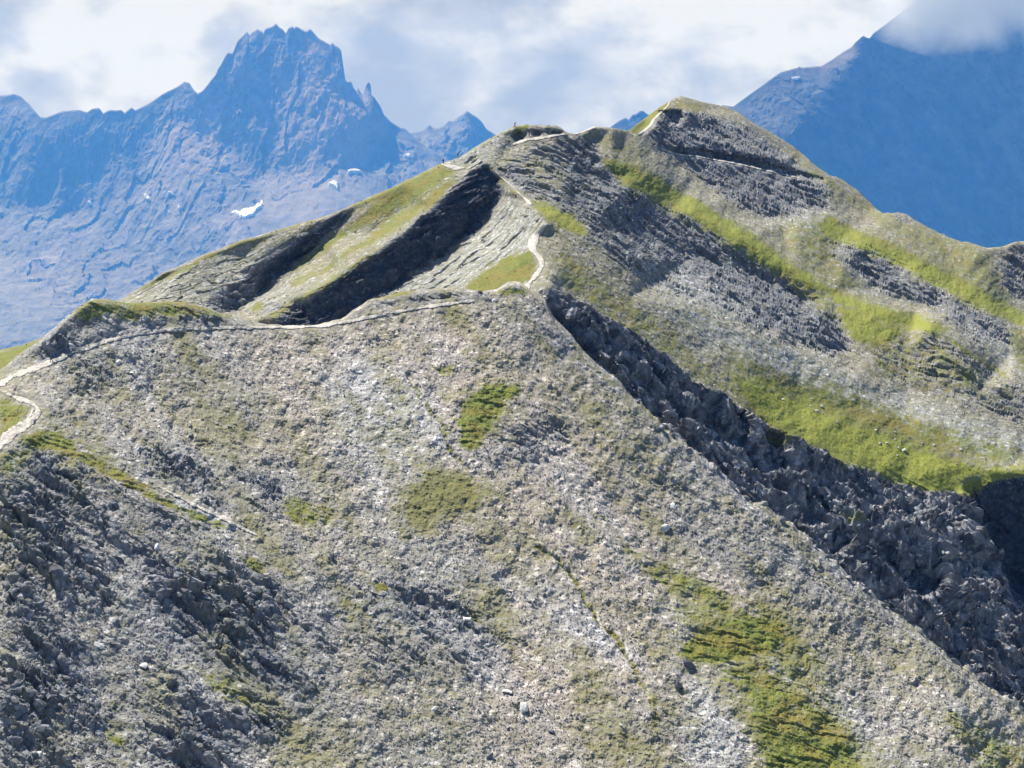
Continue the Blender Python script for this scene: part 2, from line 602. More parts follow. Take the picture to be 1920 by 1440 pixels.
# ================================================================== 1. near hillside with the trail
A_TOP = [(-160, 760), (-60, 722), (0, 692), (30, 668), (75, 637), (120, 597), (150, 572), (172, 561), (200, 560), (240, 568), (280, 566), (345, 566), (400, 580),
         (450, 597), (500, 608), (560, 612), (600, 607), (640, 598), (665, 580), (690, 562), (740, 550), (790, 544), (850, 538), (880, 543), (905, 547), (930, 543), (950, 529), (975, 528),
         (995, 541), (1010, 548), (1023, 560), (1040, 597), (1107, 667), (1160, 712), (1190, 743), (1237, 787), (1280, 827), (1330, 872), (1380, 908),
         (1453, 960), (1560, 1047), (1633, 1107), (1693, 1160), (1773, 1223), (1873, 1297), (1940, 1350), (2080, 1460)]
A_PTS = [(-240, 780, 500), (-240, 1700, 330), (0, 692, 522), (0, 730, 500), (0, 850, 455), (0, 1440, 372), (120, 600, 530), (100, 678, 514), (200, 560, 540), (200, 640, 528),
         (345, 566, 552), (320, 618, 540), (500, 610, 556), (520, 640, 549), (600, 613, 562), (690, 560, 575), (680, 600, 565), (800, 545, 580), (800, 577, 572), (850, 570, 570),
         (930, 545, 574), (975, 528, 576), (1010, 548, 572), (1023, 560, 570), (1107, 667, 553), (1190, 743, 541), (1280, 827, 531), (1380, 908, 521), (1560, 1047, 507),
         (1693, 1160, 496), (1873, 1297, 486), (1940, 1350, 482), (2080, 1460, 474), (2080, 1700, 420),
         (80, 800, 478), (250, 900, 462), (430, 990, 452), (60, 1000, 434), (300, 1150, 420), (560, 1100, 436), (300, 1440, 378), (600, 1440, 384), (600, 1250, 412),
         (300, 760, 506), (550, 780, 512), (500, 900, 480), (700, 800, 515), (700, 1000, 470), (900, 700, 540), (1000, 800, 520), (900, 900, 495), (1100, 950, 492),
         (1000, 1150, 450), (900, 1440, 392), (1200, 1440, 398), (1200, 1200, 448), (1400, 1150, 465), (1500, 1300, 440), (1600, 1440, 418), (1800, 1440, 425), (1800, 1330, 452), (960, 1700, 345), (1500, 1700, 365)]
invA = tin(A_PTS, 14, A_TOP)
# ---- what grows and lies where
A_grass = union(
    poly([(1120, 990), (1220, 1040), (1320, 1070), (1420, 1130), (1500, 1180), (1600, 1320), (1680, 1480), (1420, 1480), (1370, 1270), (1270, 1235), (1240, 1140)], 24, .50),
    poly([(862, 768), (905, 718), (990, 716), (960, 748), (932, 790), (905, 832), (880, 846), (862, 838), (856, 800)], 6),
    poly([(812, 690), (850, 678), (862, 700), (835, 704)], 4, .8), poly([(855, 650), (900, 650), (935, 690), (900, 700), (865, 680)], 10, .42),
    poly([(1150, 1000), (1210, 1050), (1300, 1072), (1370, 1120), (1390, 1160), (1330, 1150), (1250, 1110), (1180, 1060)], 12, .72),
    poly([(1300, 1190), (1390, 1150), (1470, 1170), (1480, 1200), (1400, 1245), (1290, 1245), (1270, 1220)], 8, .95),
    poly([(1300, 1240), (1390, 1240), (1470, 1270), (1560, 1330), (1600, 1390), (1640, 1470), (1440, 1470), (1415, 1360), (1380, 1290)], 12, .8),
    poly([(1440, 1380), (1540, 1370), (1590, 1440), (1580, 1480), (1440, 1480)], 10, .9),
    poly([(1740, 1290), (1800, 1330), (1930, 1400), (1950, 1480), (1850, 1480), (1800, 1400)], 14, .6),
    poly([(30, 825), (85, 800), (150, 838), (205, 868), (290, 920), (340, 945), (430, 985), (420, 994), (300, 945), (180, 885), (110, 850), (60, 850)], 4, .85),
    poly([(0, 752), (40, 758), (62, 772), (36, 800), (0, 825)], 4, .8),
    poly([(525, 938), (560, 933), (640, 958), (625, 990), (545, 978)], 8, .7),
    poly([(150, 575), (172, 561), (200, 557), (345, 563), (420, 583), (470, 600), (390, 596), (300, 592), (240, 605), (200, 590), (165, 606), (135, 598)], 4, .72),
    poly([(435, 1030), (500, 1055), (510, 1085), (470, 1080), (440, 1050)], 7, .65), poly([(694, 1090), (730, 1085), (738, 1104), (705, 1112)], 4, .9),
    poly([(600, 1110), (720, 1120), (700, 1165), (620, 1160)], 16, .42), poly([(330, 1230), (420, 1270), (520, 1330), (500, 1345), (400, 1300)], 9, .6),
    poly([(200, 1365), (228, 1372), (232, 1398), (208, 1390)], 4, .8), poly([(700, 550), (780, 541), (780, 552), (710, 560)], 2, .8), poly([(930, 545), (985, 535), (985, 552), (945, 555)], 4, .8),
    poly([(0, 860), (30, 835), (70, 850), (40, 880), (0, 900)], 6, .6), poly([(120, 1000), (210, 1010), (200, 1030), (130, 1020)], 6, .35),
    poly([(1040, 600), (1110, 675), (1160, 716), (1170, 740), (1100, 690), (1050, 630)], 6, .5), poly([(1200, 960), (1230, 990), (1225, 1000), (1200, 975)], 4, .55),
    line([(765, 700), (790, 745), (820, 790), (850, 850), (885, 880)], 1.5, 3, .75), line([(1005, 1020), (1050, 1050), (1085, 1095), (1100, 1130), (1140, 1180), (1190, 1250)], 1.5, 3, .85),
    line([(1190, 1250), (1230, 1330), (1225, 1400)], 2, 5, .6), line([(640, 850), (690, 910), (740, 960), (770, 1010)], 1.5, 4, .5))
A_grass = np.maximum(A_grass * .92, .74 * blur(A_grass, 22))
A_olive = union(
    .9 * blur(A_grass, 34),
    poly([(690, 960), (760, 905), (840, 870), (950, 885), (970, 935), (880, 955), (800, 1010), (740, 1020)], 22, .85),
    poly([(960, 900), (1150, 960), (1280, 1060), (1250, 1120), (1100, 1040), (980, 960)], 28, .7), poly([(720, 620), (800, 610), (860, 660), (820, 700), (740, 670)], 18, .62),
    poly([(1290, 1090), (1420, 1120), (1500, 1180), (1560, 1290), (1650, 1420), (1700, 1480), (1420, 1480), (1380, 1250), (1290, 1240)], 28, .8),
    poly([(1380, 960), (1560, 1080), (1700, 1200), (1900, 1330), (1940, 1470), (1750, 1440), (1500, 1180), (1350, 1050)], 30, .30),
    poly([(60, 700), (300, 760), (450, 740), (420, 800), (240, 820), (100, 790)], 25, .33), poly([(400, 760), (470, 740), (540, 850), (480, 900), (420, 860)], 20, .34),
    poly([(560, 960), (760, 1000), (760, 1300), (560, 1440), (480, 1440), (520, 1200)], 40, .33), poly([(0, 1270), (500, 1380), (600, 1480), (0, 1480)], 30, .34),
    poly([(1140, 1290), (1290, 1300), (1260, 1440), (1130, 1440)], 20, .35), np.full((RH, RW), .35))
A_slate = union(
    poly([(0, 850), (60, 830), (130, 865), (300, 960), (450, 1010), (540, 1100), (600, 1200), (660, 1260), (600, 1340), (430, 1440), (0, 1440)], 16, .8),
    poly([(60, 690), (120, 600), (170, 585), (230, 600), (330, 590), (430, 590), (520, 607), (420, 612), (300, 615), (180, 645), (90, 680)], 6, .95),
    poly([(240, 830), (340, 840), (520, 900), (560, 950), (470, 970), (380, 950), (290, 900)], 12, .75), poly([(90, 690), (240, 650), (330, 690), (250, 740), (120, 740)], 20, .5),
    poly([(905, 800), (960, 745), (1040, 740), (1090, 790), (1070, 850), (960, 870), (900, 870)], 12, .5), poly([(660, 1090), (760, 1050), (900, 1110), (960, 1190), (900, 1270), (700, 1290), (640, 1200)], 25, .5),
    poly([(690, 572), (760, 553), (850, 543), (930, 550), (920, 565), (850, 567), (740, 585)], 4, .45), poly([(1100, 830), (1300, 900), (1500, 1030), (1700, 1200), (1800, 1280), (1700, 1280), (1450, 1100), (1200, 950)], 25, .35),
    poly([(1250, 1220), (1300, 1230), (1290, 1320), (1230, 1320)], 10, .4), poly([(1090, 1330), (1180, 1340), (1300, 1300), (1330, 1350), (1200, 1400)], 12, .4))
A_pale = union(poly([(310, 922), (345, 940), (470, 1000), (480, 1012), (420, 996), (330, 950)], 4, .7), poly([(0, 850), (30, 850), (25, 885), (0, 890)], 4, .6),
               poly([(1300, 1270), (1370, 1300), (1400, 1400), (1390, 1440), (1290, 1440), (1290, 1340)], 14, .5), poly([(600, 700), (700, 660), (800, 740), (830, 860), (740, 910), (640, 850)], 30, .75), poly([(960, 1040), (1060, 1080), (1170, 1240), (1100, 1240), (980, 1130)], 25, .55))
A_pink = union(poly([(450, 640), (900, 590), (1100, 720), (1250, 900), (1250, 1440), (900, 1440), (950, 1000), (850, 880), (640, 900), (480, 720)], 40, .75),
               poly([(1230, 1040), (1420, 1090), (1480, 1150), (1330, 1160)], 20, .7))
A_paths = [
    ('pale gravel trail curving along the left knoll to the saddle', [(-60, 752), (-20, 733), (8, 718), (22, 707), (60, 694), (100, 679), (140, 661), (200, 641), (260, 626), (320, 619), (420, 616), (520, 615), (600, 613), (640, 607), (690, 597), (740, 587), (800, 577), (850, 570), (890, 565)],
     [10, 10, 10, 10, 10, 9, 9, 8, 8, 8, 7, 7, 7, 7, 7, 6, 6, 5, 4]),
    ('pale gravel trail bending back in a hairpin at the left edge', [(-60, 905), (-20, 860), (4, 832), (20, 814), (45, 799), (66, 784), (73, 772), (66, 761), (50, 753), (30, 748), (8, 736)],
     [20, 19, 18, 16, 14, 13, 11, 10, 8, 6, 5])]
A_paths.append(('short pale worn strip beside the narrow turf band at the left', [(312, 922), (350, 942), (400, 966), (440, 985), (482, 1006)], [3, 5, 6, 5, 3]))
A_paths.append(('second strand of the trail inside the hairpin at the left edge', [(4, 824), (16, 811), (32, 799), (50, 789), (60, 778), (62, 768)], [5, 5, 5, 4, 4, 3]))
A_pathmask = union(*[line(p, max(w) * .9, 9) for _, p, w in A_paths])

A = Patch(columns(-60, 1980, 1120), A_TOP, [(-200, 1570), (2080, 1570)], invA, 600, 1.0, (5.0, 14.0), 6, 60, .8, [(-200, 2), (1000, 3), (1060, 6), (1300, 13), (1700, 14), (2100, 12)], 5)
P, PX, PY = A.flat()
frH = frame((1, -.15, -.12), (.1, -.55, .83))
frA = frame((.70, -.57, -.45), (0.1, -.55, .83))
wob = fbm(P / 7.0, 3, 5)
wob2 = fbm(P / 2.2, 2, 9)
JX, JY = PX + 14 * wob + 6 * wob2, PY + 9 * fbm(P / 7.0 + 40, 3, 6) - 4 * wob2
g, ol, sl_, pa, pk = (samp(m, JX, JY) for m in (A_grass, A_olive, A_slate, A_pale, A_pink))
frF = frame((14, -28, -24), (.1, -.55, .83))
stk = fbm(inframe(P, frF, 7, 1, 1) / 7.0, 4, 120)
stk2 = fbm(inframe(P, frF, 5, 1, 1) / 16.0 + 60, 3, 125)
sl_base = sl_.copy()
ol = ol + .40 * stk + .45 * stk2
sl_ = np.clip(sl_ + .5 * np.clip(stk2 - .12, 0, 1) + .35 * np.clip(-stk, 0, 1), 0, 1)
pa = np.clip(pa + .9 * np.clip(-stk2 - .1, 0, 1), 0, 1)
pm = samp(A_pathmask, PX, PY)
sl_ = sl_ * (1 - .8 * np.clip(g, 0, 1)) * (1 - .6 * pa)
qa = inframe(P, frA, 2.6, .75, 1)
b1, e1 = blocks(qa / 7.0, 11, 1.4)
b2, e2 = blocks(qa / 2.6 + .12 * wob2[:, None], 12, 1.7)
b3, e3 = blocks(inframe(P, frA, 1.35, 1, 1) / 1.25, 13, 1.2)
lf = fbm(inframe(P, frA, 3, 1, 1) / 16.0, 4, 20)
out_ = np.clip(.45 + 2.6 * fbm(inframe(P, frA, 2.6, 1, 1) / 11.0, 4, 71), .08, 1)
rock = np.clip(np.clip(sl_base * (1 - .8 * np.clip(g, 0, 1)) - .12, 0, 1) * out_ * 1.3, 0, 1)
sl_ = sl_ * (.35 + .55 * out_)
loose = np.clip(1 - g * 1.3, 0, 1) * (1 - .55 * pa)
d = (.8 + rock) * lf + rock * (3.4 * ledges(P, frA, 13.0, 90) + 1.5 * ledges(P, frA, 5.0, 95, 2.5)) + .3 * loose * ledges(P, frA, 9.0, 97, 5.0) + rock * (2.0 * b1 + 1.3 * b2 - .5 * np.clip(1 - e2 * 5, 0, 1) + 1.0 * np.clip(fbm(qa / 5, 3, 33, ridged=True), -1, 1)) + loose * (.34 * b3 * (.34 + 1.3 * rock + .7 * np.clip(stk + .05, 0, 1)) + (.04 + .5 * rock) * b2) \
    + .14 * fbm(P / .9, 2, 41) * (1 - .5 * g) + .5 * g * fbm(P / 4.0, 3, 44) + .75 * g * ledges(P, frH, 3.6, 140, 3.0) - .3 * stk
d = d * (1 - pm) + .15 * pm
for ln in ([(765, 700), (790, 745), (820, 790), (850, 850), (885, 880)], [(1005, 1020), (1050, 1050), (1085, 1095), (1100, 1130), (1140, 1180), (1190, 1250)]):
    d -= .7 * samp(line(ln, 1, 4), JX * .3 + PX * .7, JY * .3 + PY * .7)
d *= np.clip(A.facing() / .5, .3, 1)
d *= np.clip((PY - A.T[None].repeat(A.nv, 0).ravel()) / 10.0, .35, 1)
A.displace(d)
zero = np.zeros_like(g)
attA = {'cover': np.stack([g, ol * (1 - .4 * sl_), zero, zero], -1), 'rock': np.stack([np.clip(sl_, 0, 1), pa, pk * (1 - sl_), zero], -1)}
V, Q, AT = A.geometry(attA)
hill = mesh_np('hillside', V, Q, M_TER, False, AT)
tag(hill, 'broad near hillside of grey and tan scree with scattered turf', 'hillside', kind='structure')
A_loose = (loose * (1 - pm)).reshape(A.P.shape[:2])
A_rock = rock.reshape(A.P.shape[:2])
A_ol = ol.reshape(A.P.shape[:2])
A_g = (g * (1 - pm)).reshape(A.P.shape[:2])

# ================================================================== 2. ridge, gully cliff and summit behind
B_TOP = [(-160, 690), (0, 655), (40, 647), (75, 634), (130, 606), (200, 577), (235, 556), (300, 515), (380, 478), (450, 451), (540, 425), (620, 402), (690, 370), (760, 340), (810, 314), (830, 305), (860, 296), (880, 283),
         (900, 270), (940, 248), (965, 236), (985, 232), (1000, 234), (1020, 235), (1036, 233), (1048, 238), (1062, 248), (1075, 251), (1090, 249), (1100, 243), (1115, 237), (1140, 238), (1165, 243), (1180, 244),
         (1195, 232), (1210, 221), (1228, 207), (1250, 191), (1262, 184), (1277, 180), (1292, 184), (1310, 190), (1340, 197), (1365, 201), (1390, 212), (1410, 226), (1430, 240), (1455, 253), (1500, 285), (1520, 303), (1540, 318), (1560, 330),
         (1580, 336), (1605, 352), (1640, 388), (1655, 398), (1680, 398), (1700, 402), (1720, 416), (1760, 436), (1800, 452), (1830, 458), (1850, 463), (1870, 463), (1890, 460), (1920, 452), (2000, 440), (2080, 430)]
B_BOT = [(-160, 900), (100, 760), (200, 680), (500, 660), (900, 640), (1000, 640), (1060, 700), (1200, 830), (1400, 1010), (1700, 1260), (1920, 1430), (2080, 1560)]
B_PTS = [
    # left green slope and skyline of the left flank
    (-240, 720, 600), (-240, 950, 560), (0, 655, 640), (75, 634, 650), (0, 720, 590), (100, 760, 570), (235, 557, 690), (200, 640, 620), (380, 478, 702), (540, 425, 716), (690, 370, 722), (760, 340, 718), (830, 305, 714),
    (300, 560, 672), (400, 590, 655), (450, 480, 704),
    # upper shadowed rib and its foot
    (655, 388, 716), (600, 425, 708), (540, 447, 702), (480, 495, 690), (440, 535, 680), (395, 568, 668),
    (652, 402, 715), (615, 450, 705), (560, 496, 697), (500, 545, 684), (440, 585, 670),
    # flank between the ribs
    (760, 390, 696), (700, 440, 686), (620, 500, 672), (540, 560, 655), (480, 600, 645),
    # lip of the big shadowed wall
    (905, 308, 690), (860, 348, 680), (810, 392, 668), (760, 432, 658), (700, 475, 650), (640, 513, 643), (570, 555, 636), (510, 595, 630),
    # foot of the wall
    (938, 336, 686), (938, 365, 682), (915, 410, 674), (892, 437, 668), (850, 470, 660), (780, 512, 651), (720, 550, 643), (650, 590, 636), (600, 620, 630), (600, 660, 625),
    # slab flank up to the crest with the trail
    (965, 360, 660), (985, 375, 652), (1010, 408, 630), (1000, 440, 624), (985, 500, 606), (900, 520, 616), (800, 560, 626), (880, 560, 606), (960, 545, 594), (1000, 535, 592), (900, 640, 590), (1000, 640, 580),
    (940, 320, 684), (925, 312, 690), (1018, 490, 606), (1024, 425, 625), (1012, 520, 598),
    # top of the ridge
    (870, 310, 706), (900, 270, 728), (940, 248, 738), (985, 232, 748), (1036, 233, 756), (970, 266, 735), (1062, 255, 752), (1115, 237, 778), (1150, 240, 800), (1180, 246, 850), (1100, 265, 765),
    # rocky front right of the crest
    (1000, 330, 674), (985, 345, 664), (1000, 290, 706), (1040, 300, 700), (1050, 400, 643), (1050, 435, 629), (1060, 340, 674), (1100, 330, 702), (1150, 300, 740), (1200, 330, 742), (1100, 430, 636), (1060, 480, 614), (1200, 430, 680), (1250, 400, 726), (1300, 400, 740), (1400, 450, 728), (1480, 505, 715),
    (1560, 555, 700), (1640, 590, 684), (1740, 615, 672), (1180, 490, 629), (1180, 560, 609), (1300, 480, 686), (1300, 580, 621), (1400, 510, 692), (1400, 620, 626), (1500, 560, 690), (1500, 660, 632), (1580, 650, 656), (1600, 710, 628),
    (1640, 660, 658), (1700, 660, 665), (1800, 650, 665), (1900, 715, 650), (1700, 730, 640), (1830, 740, 640), (1960, 760, 640), (2080, 800, 630),
    # bowl below the rock band
    (1150, 570, 602), (1250, 620, 603), (1300, 640, 605), (1400, 700, 602), (1500, 740, 611), (1600, 770, 612), (1700, 810, 610), (1800, 868, 598), (1920, 860, 608), (2080, 860, 605), (1920, 790, 630),
    # rim of the gully cliff
    (1030, 530, 588), (1045, 548, 588), (1090, 572, 593), (1150, 612, 591), (1200, 645, 589), (1250, 690, 584), (1300, 725, 581), (1360, 760, 580), (1415, 783, 581), (1440, 800, 581), (1500, 838, 580), (1560, 868, 580), (1650, 893, 584), (1700, 905, 587), (1750, 935, 585), (1790, 945, 586),
    # foot of the gully cliff and below
    (1030, 575, 575), (1080, 640, 577), (1107, 680, 574), (1190, 760, 570), (1280, 840, 559), (1380, 915, 552), (1453, 965, 546), (1560, 1050, 538), (1693, 1165, 530), (1873, 1300, 520), (2080, 1480, 506), (1060, 700, 570), (1200, 830, 560), (1400, 1010, 536), (1700, 1260, 515), (1920, 1430, 503),
    (1600, 980, 556), (1700, 1000, 562), (1760, 1050, 557), (1800, 1100, 551), (1800, 1180, 541), (1680, 1090, 546),
    # edge of the spur before the great shadowed wall
    (1808, 940, 580), (1830, 990, 577), (1858, 1062, 573), (1880, 1100, 562), (1920, 1150, 552), (2000, 1250, 535),
    (1822, 935, 594), (1846, 990, 596), (1874, 1056, 597), (1898, 1096, 597), (1940, 1140, 597), (2030, 1240, 597),
    (1800, 905, 592), (1840, 892, 594), (1880, 885, 595), (1920, 882, 596), (2080, 880, 597), (1860, 905, 594), (1920, 900, 595), (2080, 905, 596),
    # summit behind
    (1262, 184, 1050), (1277, 180, 1060), (1240, 212, 960), (1225, 228, 915), (1210, 225, 960), (1200, 252, 860), (1228, 240, 890), (1330, 200, 1075), (1390, 212, 1080), (1500, 285, 1065), (1580, 336, 1040), (1640, 388, 1010), (1700, 402, 985), (1760, 436, 960), (1850, 463, 930), (1920, 452, 960), (2080, 430, 990),
    (1245, 215, 945), (1290, 215, 995), (1320, 222, 1010), (1250, 240, 925), (1300, 250, 960),
    # traverse path cut
    (1238, 280, 868), (1260, 290, 876), (1307, 296, 905), (1338, 303, 918), (1380, 310, 932), (1430, 322, 944), (1473, 332, 952), (1530, 345, 958),
    (1238, 275, 872), (1260, 284, 884), (1307, 290, 914), (1338, 297, 928), (1380, 303, 943), (1430, 314, 956), (1473, 325, 962),
    (1270, 272, 888), (1307, 276, 918), (1338, 281, 931), (1380, 287, 946), (1430, 298, 959), (1473, 312, 964),
    (1300, 340, 850), (1400, 360, 880), (1500, 375, 910), (1420, 405, 830), (1470, 412, 845), (1560, 395, 905), (1600, 430, 880), (1500, 440, 800), (1560, 460, 815),
    (1620, 445, 850), (1720, 485, 838), (1800, 525, 830), (1920, 595, 812), (2080, 690, 790), (1600, 480, 800), (1640, 540, 765), (1720, 580, 735), (1720, 520, 790), (1800, 570, 760), (1860, 600, 755), (1900, 660, 710), (1920, 640, 730), (1960, 680, 715),
    (1850, 500, 890), (1920, 500, 925), (1900, 560, 860), (1960, 560, 880), (2080, 600, 850)]
B_PTS = [(a, b, c if c < 690 else 690 + (c - 690) * .45) for a, b, c in B_PTS]
invB = tin(B_PTS, 4.5, B_TOP)
# alcoves: parts of the cliff that stand back behind a ledge
pits = [([(1320, 770), (1395, 772), (1412, 800), (1395, 836), (1340, 832), (1326, 800)], 8), ([(1428, 805), (1475, 815), (1480, 870), (1462, 890), (1440, 882), (1430, 840)], 7),
        ([(1500, 930), (1540, 925), (1560, 960), (1548, 985), (1510, 980)], 6), ([(1700, 1060), (1760, 1050), (1775, 1095), (1745, 1118), (1705, 1108)], 8), ([(1560, 990), (1610, 995), (1600, 1030), (1550, 1040)], 5),
        ([(1235, 208), (1275, 207), (1284, 220), (1268, 234), (1250, 230)], 12), ([(1255, 745), (1310, 770), (1300, 800), (1270, 790)], 4), ([(1640, 1010), (1690, 1040), (1720, 1080), (1690, 1090), (1650, 1040)], 4),
        ([(1258, 280), (1307, 279), (1338, 284), (1380, 290), (1430, 300), (1473, 315), (1545, 335), (1548, 344), (1473, 328), (1430, 317), (1380, 305), (1338, 298), (1307, 291), (1262, 287)], 6), ([(962, 252), (985, 248), (985, 262), (965, 268)], 4), ([(1000, 247), (1015, 245), (1016, 257), (1000, 258)], 4), ([(1026, 248), (1060, 246), (1058, 250), (1028, 255)], 4), ([(935, 316), (948, 318), (962, 336), (952, 336)], 4),
        ([(1020, 555), (1040, 560), (1110, 650), (1165, 700), (1150, 705), (1100, 660), (1035, 600)], 3)]
Dm = 1.0 / invB
for pp, dep in pits:
    Dm = Dm + poly(pp, 2.0, dep)
invB = 1.0 / Dm

B_grass = union(
    poly([(1330, 640), (1450, 690), (1600, 730), (1750, 790), (1930, 845), (1930, 880), (1700, 840), (1500, 770), (1380, 710)], 16, .72),
    poly([(1400, 228), (1500, 288), (1640, 392), (1850, 466), (1900, 560), (1920, 600), (1800, 510), (1650, 425), (1570, 372), (1480, 300)], 8, .55),
    poly([(1030, 465), (1100, 490), (1180, 555), (1330, 680), (1420, 770), (1380, 765), (1200, 640), (1060, 545)], 10, .52), poly([(950, 285), (1050, 295), (1080, 380), (1000, 350)], 14, .42),
    poly([(1090, 245), (1190, 262), (1240, 300), (1150, 300)], 8, .45), poly([(1440, 420), (1560, 400), (1620, 440), (1560, 470), (1640, 560), (1560, 540), (1470, 460)], 8, .52), poly([(1250, 190), (1300, 190), (1340, 205), (1290, 212)], 3, .55),
    poly([(1600, 640), (1740, 610), (1850, 690), (1920, 740), (1900, 760), (1700, 740)], 16, .46), poly([(1280, 720), (1400, 700), (1440, 780), (1420, 785)], 10, .5),
    poly([(230, 560), (300, 517), (430, 460), (540, 425), (690, 370), (830, 305), (845, 318), (800, 345), (720, 378), (650, 392), (560, 425), (440, 465), (300, 530)], 3, .72),
    poly([(790, 322), (830, 308), (860, 320), (810, 352), (740, 400), (690, 420), (650, 440), (640, 425), (700, 385)], 5, .8),
    poly([(850, 330), (868, 330), (810, 385), (740, 435), (660, 480), (600, 520), (590, 510), (660, 460), (740, 405)], 4, .75), poly([(640, 425), (660, 435), (600, 480), (560, 510), (540, 520), (570, 480)], 4, .7),
    poly([(465, 580), (500, 568), (495, 580), (470, 588)], 3, .95), poly([(500, 590), (560, 555), (640, 505), (720, 455), (720, 465), (640, 520), (560, 570), (505, 605)], 3, .6), poly([(540, 530), (600, 500), (605, 508), (550, 545)], 3, .6),
    poly([(868, 540), (895, 515), (950, 485), (990, 468), (1002, 478), (1006, 500), (995, 525), (960, 545), (900, 550)], 4, 1.0),
    poly([(990, 372), (1020, 380), (1065, 398), (1105, 432), (1085, 445), (1040, 425), (1010, 400)], 5, .9), poly([(925, 320), (945, 335), (968, 358), (990, 380), (982, 382), (955, 358), (930, 332)], 2, .6),
    poly([(1120, 292), (1200, 310), (1300, 372), (1400, 430), (1480, 490), (1560, 540), (1640, 570), (1720, 590), (1790, 620), (1750, 628), (1690, 612), (1660, 610), (1620, 590), (1560, 560), (1480, 525), (1380, 462), (1250, 388), (1160, 340)], 8, 1.0),
    poly([(1560, 560), (1620, 590), (1650, 615), (1690, 605), (1690, 630), (1640, 655), (1600, 635), (1575, 595)], 6, 1.0), poly([(1480, 500), (1560, 560), (1600, 640), (1570, 610), (1470, 520)], 8, .6),
    poly([(1540, 400), (1600, 425), (1720, 478), (1800, 518), (1930, 592), (1930, 618), (1800, 560), (1690, 500), (1600, 456), (1535, 446)], 8, 1.0),
    poly([(1370, 695), (1420, 722), (1500, 752), (1600, 795), (1700, 832), (1800, 872), (1930, 874), (1930, 886), (1840, 888), (1800, 900), (1790, 935), (1740, 925), (1650, 888), (1560, 864), (1490, 828), (1440, 794), (1390, 745)], 8, 1.1),
    poly([(1330, 660), (1380, 690), (1450, 780), (1430, 790), (1360, 720)], 8, .55), poly([(1640, 655), (1690, 690), (1680, 715), (1640, 695)], 8, .7), poly([(1680, 640), (1760, 660), (1720, 700), (1670, 690)], 14, .5),
    poly([(1172, 250), (1195, 232), (1228, 207), (1252, 190), (1256, 200), (1240, 212), (1224, 230), (1200, 252)], 3, 1.0), poly([(-60, 675), (75, 634), (100, 625), (60, 665), (0, 700)], 4, .8),
    poly([(1430, 795), (1470, 812), (1500, 838), (1470, 845), (1440, 825)], 4, .7), poly([(1740, 920), (1800, 915), (1850, 885), (1930, 880), (1930, 892), (1850, 905), (1800, 945), (1760, 940)], 4, .9),
    poly([(970, 234), (1000, 232), (990, 242), (972, 246)], 2, .9), poly([(1560, 945), (1600, 960), (1640, 985), (1600, 985)], 5, .6), poly([(1890, 600), (1930, 620), (1930, 720), (1900, 680)], 8, .6), poly([(1770, 620), (1830, 660), (1920, 720), (1900, 715), (1800, 660)], 3, .7))
B_grass = np.maximum(B_grass, .8 * blur(B_grass, 14))
B_olive = union(
    .95 * blur(B_grass, 26),
    poly([(1015, 470), (1060, 500), (1150, 560), (1250, 640), (1340, 700), (1430, 785), (1400, 790), (1250, 690), (1130, 600), (1030, 530)], 10, .5), poly([(950, 280), (1050, 290), (1100, 400), (1050, 420), (1000, 350)], 18, .42),
    poly([(1100, 240), (1200, 260), (1250, 300), (1180, 310), (1120, 290)], 12, .42), poly([(1250, 190), (1340, 197), (1500, 285), (1640, 390), (1700, 405), (1850, 465), (1800, 470), (1640, 410), (1500, 310), (1380, 230), (1280, 200)], 8, .55),
    poly([(1600, 420), (1700, 410), (1850, 470), (1900, 560), (1930, 600), (1750, 500)], 14, .45), poly([(1300, 640), (1500, 700), (1700, 800), (1900, 850), (1900, 880), (1500, 760)], 25, .45),
    poly([(1580, 640), (1760, 640), (1860, 720), (1700, 760), (1620, 700)], 18, .42), poly([(1040, 470), (1100, 450), (1180, 560), (1130, 590)], 14, .45), poly([(1380, 720), (1420, 745), (1440, 780), (1400, 770)], 8, .6), np.full((RH, RW), .45))
B_bright = union(poly([(1370, 690), (1600, 790), (1800, 866), (1930, 868), (1930, 886), (1790, 935), (1650, 888), (1440, 790)], 8, .75), poly([(1120, 292), (1300, 372), (1560, 540), (1790, 620), (1690, 612), (1480, 520), (1250, 378)], 8, .6),
                 poly([(1560, 540), (1640, 560), (1790, 615), (1690, 640), (1600, 640)], 8, .6), poly([(1000, 370), (1105, 432), (1085, 445), (1010, 400)], 5, .5), poly([(1540, 400), (1930, 592), (1930, 618), (1535, 440)], 6, .6))
